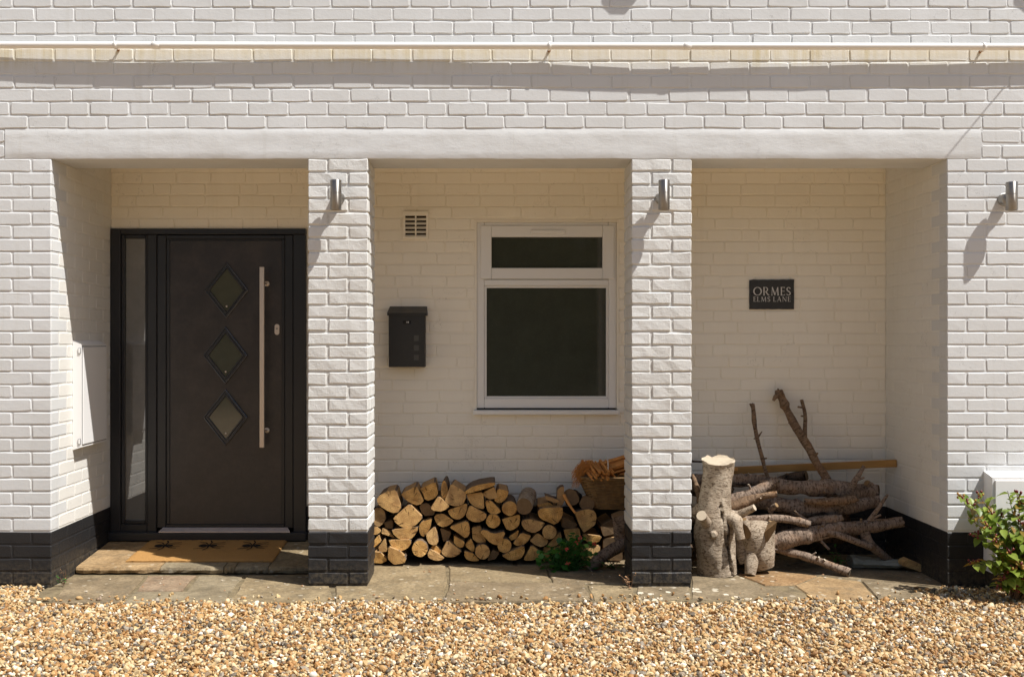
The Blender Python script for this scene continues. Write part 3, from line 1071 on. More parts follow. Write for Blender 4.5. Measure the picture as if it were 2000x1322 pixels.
m = MB()
pts = [pipe_pt(x) for x in range(-300, 2301, 50)]
m.tube(pts, .0195, 16)
m.build('tube', 'pipe_plastic', pipe)
for px in (305, 1342):
    p = pipe_pt(px)
    m = MB(); m.lathe([(.0195, -.022), (.0214, -.021), (.0214, .021), (.0195, .022)], p, 'X', 16)
    m.build('coupling', 'pipe_plastic', pipe)
for px in (226, 1073, 1921):
    p = pipe_pt(px)
    m = MB()
    m.lathe([(.0195, -.009), (.0228, -.0085), (.0228, .0085), (.0195, .009)], p, 'X', 16)
    m.tube([(p.x, .01, p.z - .014), (p.x, p.y + .005, p.z - .012)], .0045, 8)
    c = m.build('pipe_clip', 'pipe_plastic', pipe)
    m = MB(); m.lathe([(.0, -.0035), (.008, -.003), (.009, 0), (.008, .003)], (p.x, -.003, p.z - .016), 'Y', 10)
    m.tube([(p.x + .004, -.006, p.z - .016), (p.x + .009, -.02, p.z - .020)], .002, 6)
    m.build('rusty_screw', 'rust', c)


# ------------------------------------------------------------------ wall lamps
def wall_lamp(px, py0, py1, label):
    oy = -.088
    c = W(px, (py0 + py1) / 2, oy)
    h = (py1 - py0) * (CAM_D + oy) / FPX
    t = empty('wall_lamp', (c.x, 0, c.z), label, 'lamp', 'steel cylinder lamps on the brick piers')
    r = .031
    m = MB()
    m.lathe([(0, h / 2 - .004), (r - .003, h / 2 - .004), (r - .003, h / 2), (r, h / 2 - .001), (r, .012)], (c.x, oy, c.z), 'Z', 32)
    m.lathe([(r, .009), (r, -h / 2 + .001), (r - .003, -h / 2), (r - .003, -h / 2 + .02), (0, -h / 2 + .02)], (c.x, oy, c.z), 'Z', 32)
    m.lathe([(r - .0015, .012), (r - .0015, .009)], (c.x, oy, c.z), 'Z', 32)
    m.build('tube', 'steel', t)
    m = MB(); m.lathe([(0, -.050), (.016, -.049), (.027, -.040), (.0325, -.026), (.034, -.012), (.036, -.010), (.037, 0)], (c.x, 0, c.z - .008), 'Y', 28)
    m.build('wall_plate', 'steel', t)
    m = MB(); m.tube([(c.x, -.012, c.z - .008), (c.x, oy + r - .004, c.z - .008)], .016, 14)
    m.build('arm', 'steel', t)


wall_lamp(656, 352, 410, 'steel cylinder lamp on the brick pillar beside the front door')
wall_lamp(1297, 352, 410, 'steel cylinder lamp on the brick pillar beside the window')
wall_lamp(1976, 356, 411, 'steel cylinder lamp on the end pier above the shrub')


def flood_lamp(px, py, label):
    """lamp up on the wall, above the picture's edge: only its shadow reaches into it"""
    o = .085
    p = W(px, py, 0) + Vector((1.85 * o, 0, 3.4 * (o + .02)))
    t = empty('floodlight', (p.x, 0, p.z), label, 'lamp', 'floodlights above the pipe')
    m = MB(); m.lathe([(0, -.012), (.035, -.012), (.04, 0)], (p.x, 0, p.z + .12), 'Y', 20)
    m.tube([(p.x, -.01, p.z + .12), (p.x, -o + .01, p.z + .12)], .014, 10)
    m.build('bracket', 'black_metal', t)
    m = MB()
    pl = [(p.x - .05, p.z), (p.x + .035, p.z), (p.x + .095, p.z + .07), (p.x + .10, p.z + .20), (p.x - .10, p.z + .20), (p.x - .10, p.z + .05)]
    m.prism_y(pl, -o - .02, -o + .015)
    m.build('head', 'black_metal', t)


flood_lamp(1221, 29, 'dark flat lamp above the frame whose shadow falls over the middle bay')
flood_lamp(2028, 26, 'dark flat lamp above the frame whose shadow clips the upper corner')

# overhead telephone wire leaving the wall above the picture
a = W(2104, -3, 0)
m = MB()
dirv = Vector((-.57, -1, .5))
L = [a + dirv * t + Vector((0, 0, -.02 * t * (2.4 - t))) for t in (0, .05, .2, .5, .9, 1.4, 2.4)]
m.tube(L, .0032, 6)
m.lathe([(0, -.02), (.012, -.02), (.014, 0)], (a.x, 0, a.z), 'Y', 10)
tag(m.build('telephone_wire', 'cable_black'), 'thin overhead wire whose slanting shadow crosses the lintel', 'wire')

# ------------------------------------------------------------------ front door
door = empty('front_door', (W(400, 0, BACK).x, BACK, .08), 'black front door with three diamond panes, side light and long steel handle', 'door')
YF = .900


def rect(mb, x0, y0, x1, y1, yf, yb, mi=0, bevel=.004):
    a, b = W(x0, y0, .91), W(x1, y1, .91)
    mb.span((a.x, yf, a.z), (b.x, yb, b.z), mi, bevel)


m = MB()
rect(m, 216, 447, 236, 1041, YF, 1.0); rect(m, 236.2, 447, 598, 458, YF + .001, 1.0)
rect(m, 288, 458.2, 306, 1041, YF + .0015, 1.0); rect(m, 573, 458.2, 598, 1041, YF + .001, 1.0)
rect(m, 236.2, 1023, 287.8, 1041, YF + .001, 1.0)
fr = m.build('frame', 'door_frame', door)
m = MB()
rect(m, 236.3, 458.3, 243.5, 1022.8, YF + .012, 1.0); rect(m, 283, 458.3, 287.8, 1022.8, YF + .012, 1.0)
rect(m, 243.7, 458.3, 282.8, 466, YF + .013, 1.0); rect(m, 243.7, 1016, 282.8, 1022.8, YF + .013, 1.0)
m.build('glazing_bead', 'door_frame', fr)
m = MB(); rect(m, 243.2, 465.5, 283.3, 1016.5, YF + .030, YF + .036, 0, 0)
m.build('side_light', 'glass_side', door)
m = MB(); a, b = W(212, 1040.5, .88), W(598.5, 1052, .88)
m.span((a.x, .862, a.z + .004), (b.x, .96, b.z - .012), 0, .006)
m.build('sill', 'door_frame', door)
leaf = MB()
rect(leaf, 306.6, 459, 324, 1031, YF + .010, .99); rect(leaf, 556, 459, 572.5, 1031, YF + .010, .99)
rect(leaf, 324.2, 459, 555.8, 467, YF + .011, .99); rect(leaf, 324.2, 1024, 555.8, 1031, YF + .009, .99)
leaf.build('door_leaf', 'door_frame', door)
m = MB()
rect(m, 324.3, 467.3, 331, 1023.8, YF + .018, .99, 0, .003); rect(m, 549.5, 467.3, 555.7, 1023.8, YF + .018, .99, 0, .003); rect(m, 331.2, 467.3, 549.3, 470.5, YF + .019, .99, 0, .002)
m.build('bead', 'door_frame', door)
YS = YF + .024
m = MB(); rect(m, 331.2, 470.7, 549.3, 1023.7, YS, .985, 0, 0)
slab = m.build('panel', 'door_slab', door)
m = MB()
a, b = W(311, 1030.5, .88), W(567, 1037, .88)
m.add([(a.x + .02, .895, a.z), (b.x - .02, .895, a.z), (b.x, .868, b.z), (a.x, .868, b.z), (a.x, .868, b.z - .006), (b.x, .868, b.z - .006)],
      [(3, 2, 1, 0), (4, 5, 2, 3)])
m.build('drip_strip', 'threshold', door)
for cx, cy, wx, hy in ((442.7, 567, 43.5, 56), (440.7, 694, 44, 57), (441, 815, 44, 56)):
    c = W(cx, cy, YS)
    s = (CAM_D + YS) / FPX
    wx *= s; hy *= s
    t = MB()
    prof = [(1.0, .001), (.985, -.011), (.94, -.013), (.90, -.004), (.85, -.004), (.81, -.013), (.78, -.013), (.735, .0), (.72, .003)]
    ring = []
    for k, y in prof:
        ring += [(c.x, YS + y, c.z + hy * k), (c.x + wx * k, YS + y, c.z), (c.x, YS + y, c.z - hy * k), (c.x - wx * k, YS + y, c.z)]
    fs = [(r * 4 + i, r * 4 + (i + 1) % 4, (r + 1) * 4 + (i + 1) % 4, (r + 1) * 4 + i) for r in range(len(prof) - 1) for i in range(4)]
    t.add(ring, fs)
    d = t.build('diamond_frame', 'diamond_metal', door)
    k = .735
    t = MB(); t.add([(c.x, YS - .0012, c.z + hy * k), (c.x + wx * k, YS - .0012, c.z), (c.x, YS - .0012, c.z - hy * k), (c.x - wx * k, YS - .0012, c.z)], [(3, 2, 1, 0)])
    t.build('pane', 'glass_diamond', d)
    t = MB(); t.lathe([(0, -.0032), (.006, -.0028), (.0065, -.0012)], (c.x, YS, c.z - hy * .56), 'Y', 10)
    t.build('stud', 'steel_bar', d)
a, b = W(507, 521.5, .84), W(516, 874, .84)
hm = MB(); hm.span((a.x, .835, a.z), (b.x, .850, b.z), 0, .002)
handle = hm.build('handle', 'steel_bar', door)
hx = (a.x + b.x) / 2
for py in (553, 842):
    z = W(0, py, .85).z
    m = MB(); m.tube([(hx + .012, YS, z), (hx + .004, .848, z)], .0085, 12)
    m.lathe([(0, -.006), (.016, -.006), (.018, 0)], (hx + .014, YS, z), 'Y', 14)
    m.build('stand_off', 'steel_bar', handle)
a, b = W(536.5, 633, YS), W(546, 654, YS)
w_, h_ = (b.x - a.x) / 2, (a.z - b.z) / 2
cx, cz = (a.x + b.x) / 2, (a.z + b.z) / 2
poly = [(cx + w_ * math.cos(t), cz + (h_ - w_) * (1 if math.sin(t) >= 0 else -1) + w_ * math.sin(t)) for t in [i * math.pi / 8 + .01 for i in range(16)]]
m = MB(); m.prism_y(poly, YS - .006, YS + .001)
lk = m.build('lock_plate', 'steel_bar', door)
m = MB(); m.lathe([(0, -.009), (.006, -.009), (.006, 0)], (cx, YS, cz + .006), 'Y', 12)
m.build('keyhole', 'steel', lk)

# ------------------------------------------------------------------ window
win = empty('window', (W(1067, 0, BACK).x, BACK, WZ0), 'white framed window with dark panes above the log stack', 'window')
YW = BACK + .012


def wrect(mb, x0, y0, x1, y1, yf, yb, mi=0, bevel=.004):
    a, b = W(x0, y0, BACK), W(x1, y1, BACK)
    mb.span((a.x, yf, a.z), (b.x, yb, b.z), mi, bevel)


m = MB()
wrect(m, 931, 434, 946, 797, YW, 1.05); wrect(m, 1189, 434, 1205, 797, YW, 1.05)
wrect(m, 946.2, 434, 1188.8, 441, YW + .001, 1.05); wrect(m, 946.2, 546, 1188.8, 558, YW + .001, 1.05); wrect(m, 946.2, 778, 1188.8, 797, YW + .001, 1.05)
m.build('frame', 'upvc', win)
m = MB()
wrect(m, 938.5, 440.5, 960, 545, YW - .014, 1.04); wrect(m, 1177, 440.5, 1199.5, 545, YW - .014, 1.04)
wrect(m, 960.2, 440.5, 1176.8, 463, YW - .0135, 1.04); wrect(m, 960.2, 523.5, 1176.8, 545, YW - .0135, 1.04)
sash = m.build('sash', 'upvc', win)
m = MB(); wrect(m, 1036, 449, 1104, 457.5, YW - .028, YW - .01, 0, .004); wrect(m, 1040, 451.5, 1100, 454, YW - .0295, YW - .02, 0, .001)
m.build('trickle_vent', 'upvc', sash)
m = MB(); wrect(m, 959.5, 462.5, 1177.5, 524, YW + .012, YW + .018, 0, 0); m.build('pane', 'glass_dark', sash)
m = MB(); wrect(m, 945.5, 557.5, 1189.5, 778.5, YW + .022, YW + .028, 0, 0); m.build('pane', 'glass_dark', win)
m = MB(); wrect(m, 946, 558, 950.5, 778, YW + .012, YW + .03, 0, .002); wrect(m, 1184.5, 558, 1189, 778, YW + .012, YW + .03, 0, .002)
wrect(m, 950.6, 558, 1184.4, 562, YW + .013, YW + .03, 0, .002); wrect(m, 950.6, 774, 1184.4, 778, YW + .013, YW + .03, 0, .002)
m.build('bead', 'upvc', win)
m = MB()
a, b = W(924, 801, .89), W(1210.5, 810, .89)
m.span((a.x, .880, a.z), (b.x, .99, b.z), 0, .005)
m.build('sill', 'upvc', win)
m = MB()
wrect(m, 927, 430.5, 931, 800, BACK - .001, 1.05, 0, 0); wrect(m, 1205, 430.5, 1208.5, 800, BACK - .001, 1.05, 0, 0); wrect(m, 931, 430.5, 1205, 433.8, BACK - .001, 1.05, 0, 0)
m.build('reveal', 'recess_paint_brightened', win)

# ------------------------------------------------------------------ letterbox, vent, name plate, meter boxes
lb = empty('letterbox', (W(795, 0, BACK).x, BACK, W(0, 717, BACK).z), 'black metal letterbox on the wall left of the window', 'letterbox')
YL = BACK - .105
a, b = W(759, 615, YL), W(830, 717, YL)
m = MB(); m.span((a.x, YL, a.z), (b.x, BACK, b.z), 0, .003)
body = m.build('body', 'black_metal', lb)
m = MB()
a2, b2 = W(756.5, 601, YL), W(834, 616, YL)
zt, zb = a2.z, b2.z
m.add([(a2.x, YL - .012, zb), (b2.x, YL - .012, zb), (b2.x, YL - .012, zb + .016), (a2.x, YL - .012, zb + .016),
       (a2.x + .006, BACK, zt + .012), (b2.x - .006, BACK, zt + .012), (a2.x, BACK, zb), (b2.x, BACK, zb)],
      [(0, 1, 2, 3), (3, 2, 5, 4), (0, 3, 4, 6), (1, 7, 5, 2), (0, 6, 7, 1)])
m.build('lid', 'black_metal', lb)
for y0, y1 in ((655, 666), (674, 685), (693, 703.5)):
    a, b = W(808.5, y0, YL), W(818, y1, YL)
    m = MB(); m.span((a.x, YL - .0018, a.z), (b.x, YL + .002, b.z))
    m.build('view_window', 'grey_window', body)
a, b = W(787, 626, YL), W(803, 632.5, YL)
m = MB(); m.span((a.x, YL - .002, a.z), (b.x, YL + .002, b.z), 0, .0008)
lockp = m.build('lock_plate', 'dark_gap', body)
m = MB()
z = (a.z + b.z) / 2
for dx, w_, h_ in ((.022, .003, .010), (.029, .008, .009), (.036, .002, .012)):
    m.span((a.x + dx, YL - .0035, z - h_ / 2), (a.x + dx + w_, YL - .001, z + h_ / 2))
m.build('key_mark', 'engraving', lockp)

vent = empty('air_vent', (W(812, 0, BACK).x, BACK, W(0, 466, BACK).z), 'small louvred air vent on the wall above the letterbox', 'vent')
YV = BACK - .018
m = MB()


def vrect(mb, x0, y0, x1, y1, yf, yb, bev=.001):
    a, b = W(x0, y0, BACK - .01), W(x1, y1, BACK - .01)
    mb.span((a.x, yf, a.z), (b.x, yb, b.z), 0, bev)


vrect(m, 787, 415.5, 837, 421.5, YV, BACK); vrect(m, 787, 462.5, 837, 467, YV, BACK); vrect(m, 787, 421.6, 791.5, 462.4, YV, BACK); vrect(m, 832.5, 421.6, 837, 462.4, YV, BACK)
vrect(m, 810.6, 421.6, 813.4, 462.4, YV + .001, BACK)
fr = m.build('frame', 'recess_paint_brightened', vent)
m = MB(); vrect(m, 791, 421, 833, 463, BACK - .0045, BACK, 0); m.build('backing', 'vent_void', vent)
m = MB(); vrect(m, 785.5, 413.6, 838.5, 415.4, YV - .006, BACK); m.build('hood', 'recess_paint_brightened', vent)
for i in range(5):
    zt = W(0, 421.8 + i * 8.25 + 5.6, BACK).z
    for x0, x1 in ((791.6, 810.4), (813.6, 832.4)):
        xa, xb = W(x0, 0, BACK - .01).x, W(x1, 0, BACK - .01).x
        m = MB()
        m.add([(xa, YV + .001, zt - .009), (xb, YV + .001, zt - .009), (xb, BACK - .005, zt + .004), (xa, BACK - .005, zt + .004),
               (xa, YV + .001, zt - .012), (xb, YV + .001, zt - .012), (xb, BACK - .005, zt + .001), (xa, BACK - .005, zt + .001)],
              [(0, 1, 2, 3), (4, 5, 1, 0), (7, 6, 5, 4)])
        m.build('slat', 'recess_paint_brightened', vent)

sign = empty('name_plate', (W(1507, 0, BACK).x, BACK, W(0, 604, BACK).z), 'slate house name plate lettered ORMES ELMS LANE', 'sign')
YN = BACK - .012
a, b = W(1464, 546, YN), W(1551, 604, YN)
poly = []
for i in range(12): poly.append((a.x + (b.x - a.x) * i / 12, a.z + random.uniform(-.0015, .001) - (.004 if i == 0 else 0)))
for i in range(8): poly.append((b.x + random.uniform(-.001, .001), a.z + (b.z - a.z) * i / 8))
for i in range(12): poly.append((b.x + (a.x - b.x) * i / 12, b.z + random.uniform(-.001, .001)))
for i in range(8): poly.append((a.x + random.uniform(-.001, .001), b.z + (a.z - .004 - b.z) * i / 8))
m = MB(); m.prism_y(poly, YN, BACK)
plate = m.build('plate', 'slate', sign)
GL = {  # roman capitals: strokes (x0,z0,x1,z1,thickness) in units of the cap height
    'E': (.50, [(.10, 0, .10, 1, .13), (.02, .97, .48, .97, .06), (.02, .03, .50, .03, .06), (.10, .52, .42, .52, .05), (.47, .86, .47, .99, .04), (.49, .01, .49, .16, .04), (.41, .44, .41, .6, .035)]),
    'L': (.50, [(.10, 0, .10, 1, .13), (.02, .97, .2, .97, .05), (.02, .03, .50, .03, .06), (.49, .01, .49, .17, .04)]),
    'R': (.72, [(.10, 0, .10, 1, .13), (.02, .97, .3, .97, .05), (.0, .02, .21, .02, .045), (.28, .47, .62, .03, .12), (.58, .02, .74, .02, .05)]),
    'M': (.98, [(.13, 0, .18, 1, .06), (.18, .98, .49, .05, .13), (.49, .05, .80, .98, .055), (.80, .98, .86, 0, .13), (.04, .02, .22, .02, .04), (.76, .02, .96, .02, .04)]),
    'N': (.82, [(.12, 0, .12, 1, .06), (.12, .97, .70, .03, .13), (.70, .03, .70, 1, .06), (.03, .02, .22, .02, .04), (.6, .98, .8, .98, .04), (.02, .98, .16, .98, .04)]),
    'A': (.76, [(.09, 0, .38, 1, .06), (.38, 1, .67, 0, .13), (.19, .36, .58, .36, .05), (.0, .02, .19, .02, .04), (.56, .02, .78, .02, .04)]),
}


def arc(cx, cz, rx, rz, a0, a1, th0, th1, n=14):
    out = []
    for i in range(n):
        t0, t1 = a0 + (a1 - a0) * i / n, a0 + (a1 - a0) * (i + 1) / n
        out.append((cx + rx * math.cos(t0), cz + rz * math.sin(t0), cx + rx * math.cos(t1), cz + rz * math.sin(t1), th0 + (th1 - th0) * abs(math.cos((t0 + t1) / 2))))
    return out


GL['O'] = (.98, arc(.49, .5, .43, .47, 0, 2 * math.pi, .05, .14, 28))
GL['R'] = (GL['R'][0], GL['R'][1] + arc(.27, .72, .24, .25, -math.pi / 2, math.pi / 2, .05, .12, 12))
GL['S'] = (.52, arc(.27, .74, .19, .22, .35, math.pi * 1.25, .06, .12, 12) + [(.13, .60, .40, .40, .13)] + arc(.26, .26, .20, .23, -math.pi * .78, .5, .06, .12, 12) + [(.45, .8, .45, .95, .035), (.06, .06, .06, .22, .035)])


def write(text, x0, x1, z0, h, gapw, space=.35):
    adv = [GL[c][0] if c != ' ' else space for c in text]
    tot = sum(adv) + gapw * (len(text) - 1)
    sx = (x1 - x0) / tot
    x = x0
    for c, ad in zip(text, adv):
        if c != ' ':
            m = MB()
            for k, (ax_, az, bx, bz, th) in enumerate(GL[c][1]):
                p, q = Vector((x + ax_ * sx, 0, z0 + az * h)), Vector((x + bx * sx, 0, z0 + bz * h))
                d = (q - p)
                if d.length < 1e-6: continue
                d.normalize()
                nn = Vector((-d.z, 0, d.x)) * th * h * .5
                p -= d * .01 * h; q += d * .01 * h
                yy = YN - .0008 - k * .00002
                m.add([p + nn + Vector((0, yy, 0)), q + nn + Vector((0, yy, 0)), q - nn + Vector((0, yy, 0)), p - nn + Vector((0, yy, 0))], [(0, 1, 2, 3)])
            m.build('letter', 'engraving', plate)
        x += (ad + gapw) * sx


a, b = W(1471.3, 577, YN), W(1544.3, 560.8, YN)
write('ORMES', a.x, b.x, a.z, b.z - a.z, .16)
a, b = W(1471.5, 589, YN), W(1544, 579.5, YN)
write('ELMS LANE', a.x, b.x, a.z, b.z - a.z, .16, .22)
for px in (1469, 1547.5):
    p = W(px, 574, YN)
    m = MB(); m.lathe([(0, -.002), (.0045, -.0018), (.005, 0)], p, 'Y', 10); m.build('screw', 'dark_gap', sign)

# meter box on the left reveal
X0 = XL + .0005
bx1 = XL + .05
mbz0, mbz1 = 1.37 - .632, 1.37 + .008
mbx = empty('meter_box', (XL, .5, mbz0), 'white meter box on the side wall beside the front door', 'meter box')
m = MB()
y0, y1 = .300, .712
m.add([(X0, y0, mbz0 - .004), (bx1, y0 + .004, mbz0 + .012), (bx1, y0 + .004, mbz1 - .022), (X0, y0, mbz1),
       (X0, y1, mbz0 - .004), (bx1, y1 - .004, mbz0 + .012), (bx1, y1 - .004, mbz1 - .022), (X0, y1, mbz1)],
      [(0, 1, 2, 3), (7, 6, 5, 4), (3, 2, 6, 7), (1, 0, 4, 5), (1, 5, 6, 2)])
m.build('case', 'box_plastic', mbx)
m = MB(); m.span((bx1 - .002, y0 + .018, mbz0 + .026), (bx1 + .006, y1 - .016, mbz1 - .036), 0, .003)
m.build('door', 'box_plastic', mbx)
m = MB(); m.span((bx1 - .002, y0 + .0145, mbz0 + .0225), (bx1 + .0012, y1 - .0125, mbz1 - .0325)); m.build('door_gap', 'dark_gap', mbx)
for z in (mbz1 - .06, mbz0 + .045):
    m = MB(); m.span((bx1 - .016, y0 - .0035, z - .014), (bx1 - .004, y0 + .002, z + .014), 0, .001)
    h_ = m.build('hinge', 'box_plastic', mbx)
    m = MB(); m.span((bx1 - .0175, y0 - .0015, z - .016), (bx1 - .0025, y0 + .002, z + .016)); m.build('hinge_gap', 'dark_gap', h_)

# meter box on the right pier
gx0 = W(1921, 0, 0).x; gx1 = gx0 + .52
gz1 = W(0, 920, 0).z; gz0 = W(0, 1119, -.1).z
gb = empty('meter_box', ((gx0 + gx1) / 2, 0, gz0), 'white meter box on the pier behind the leafy shrub', 'meter box')
m = MB()
o1 = .105
m.add([(gx0, .01, gz0), (gx0, -o1, gz0), (gx1, -o1, gz0), (gx1, .01, gz0), (gx0, .01, gz1 + .004), (gx0, -o1, gz1 - .022), (gx1, -o1, gz1 - .022), (gx1, .01, gz1 + .004)],
      [(0, 1, 5, 4), (1, 2, 6, 5), (2, 3, 7, 6), (4, 5, 6, 7), (3, 2, 1, 0)])
m.build('case', 'box_plastic', gb)
m = MB(); m.span((gx0 + .012, -o1 - .008, gz0 + .01), (gx1 - .012, -o1 + .002, gz1 - .035), 0, .003)
m.build('door', 'box_plastic', gb)

# ------------------------------------------------------------------ doormat with three printed ants
mat_t = empty('doormat', (-1.77, .66, step_z(.66)), 'brown coir doormat printed with three black ants', 'doormat')
mx0, mx1, my0, my1 = -2.214, -1.330, .425, .895
th = .014
m = MB()
nx, ny = 60, 34
vs = []
for i in range(nx + 1):
    for j in range(ny + 1):
        x = mx0 + (mx1 - mx0) * i / nx; y = my0 + (my1 - my0) * j / ny
        e = (i in (0, nx)) or (j in (0, ny))
        if e: x += random.uniform(-.003, .003); y += random.uniform(-.003, .003)
        vs.append((x, y, step_z(y) + (th - .006 if e else th) + random.uniform(-.002, .002)))
m.add(vs, [(i * (ny + 1) + j, (i + 1) * (ny + 1) + j, (i + 1) * (ny + 1) + j + 1, i * (ny + 1) + j + 1) for i in range(nx) for j in range(ny)], 0, True)
rim = [(mx0, my0), (mx1, my0), (mx1, my1), (mx0, my1)]
m.add([(x, y, step_z(y) + .001) for x, y in rim] + [(x, y, step_z(y) + th - .006) for x, y in rim], [(0, 1, 5, 4), (1, 2, 6, 5), (2, 3, 7, 6), (3, 0, 4, 7)])
m.build('pile', 'coir', mat_t)


def ant(cx, cy, fl):
    m = MB()
    z0 = [.0172]

    def P(x, y): return (cx + fl * x, cy + y, step_z(cy + y) + z0[0])

    def ell(x, y, rx, ry, dz=0):
        n = 14
        z0[0] += .0002
        m.add([P(x + rx * math.cos(2 * math.pi * i / n), y + ry * math.sin(2 * math.pi * i / n)) for i in range(n)], [list(range(n)) if fl > 0 else list(range(n))[::-1]])

    def leg(pts, w=.0045):
        for (x0, y0), (x1, y1) in zip(pts, pts[1:]):
            d = Vector((x1 - x0, y1 - y0)).normalized()
            nx_, ny_ = -d.y * w, d.x * w
            z0[0] += .0002
            x0 -= d.x * .002; y0 -= d.y * .002; x1 += d.x * .002; y1 += d.y * .002
            m.add([P(x0 - nx_, y0 - ny_), P(x1 - nx_, y1 - ny_), P(x1 + nx_, y1 + ny_), P(x0 + nx_, y0 + ny_)], [(0, 1, 2, 3) if fl > 0 else (3, 2, 1, 0)])
    ell(-.038, 0, .026, .030); ell(.002, 0, .016, .018); ell(.032, 0, .019, .022)
    for s in (-1, 1):
        leg([(-.006, s * .012), (-.03, s * .055), (-.075, s * .075)])
        leg([(.002, s * .014), (.006, s * .06), (-.012, s * .10)])
        leg([(.010, s * .012), (.045, s * .05), (.088, s * .062)])
        leg([(.045, s * .010), (.07, s * .028), (.10, s * .022)], .003)
    m.build('ant_print', 'coir_black', mat_t)


for px, py in ((323, 1071), (409, 1069.5), (494, 1068.5)):
    d = 6.64
    ant((px - AX) * d / FPX, .725, 1)


# ------------------------------------------------------------------ stacked firewood
def LZ(x, y, d): return W(720 + x / 3.846, 860 + y / 3.846, d)


def ell(cx, cy, rx, ry=None, n=12, ph=0.0):
    ry = ry or rx
    return [(cx + rx * math.cos(2 * math.pi * i / n + ph) * random.uniform(.96, 1.04), cy + ry * math.sin(2 * math.pi * i / n + ph) * random.uniform(.96, 1.04)) for i in range(n)]


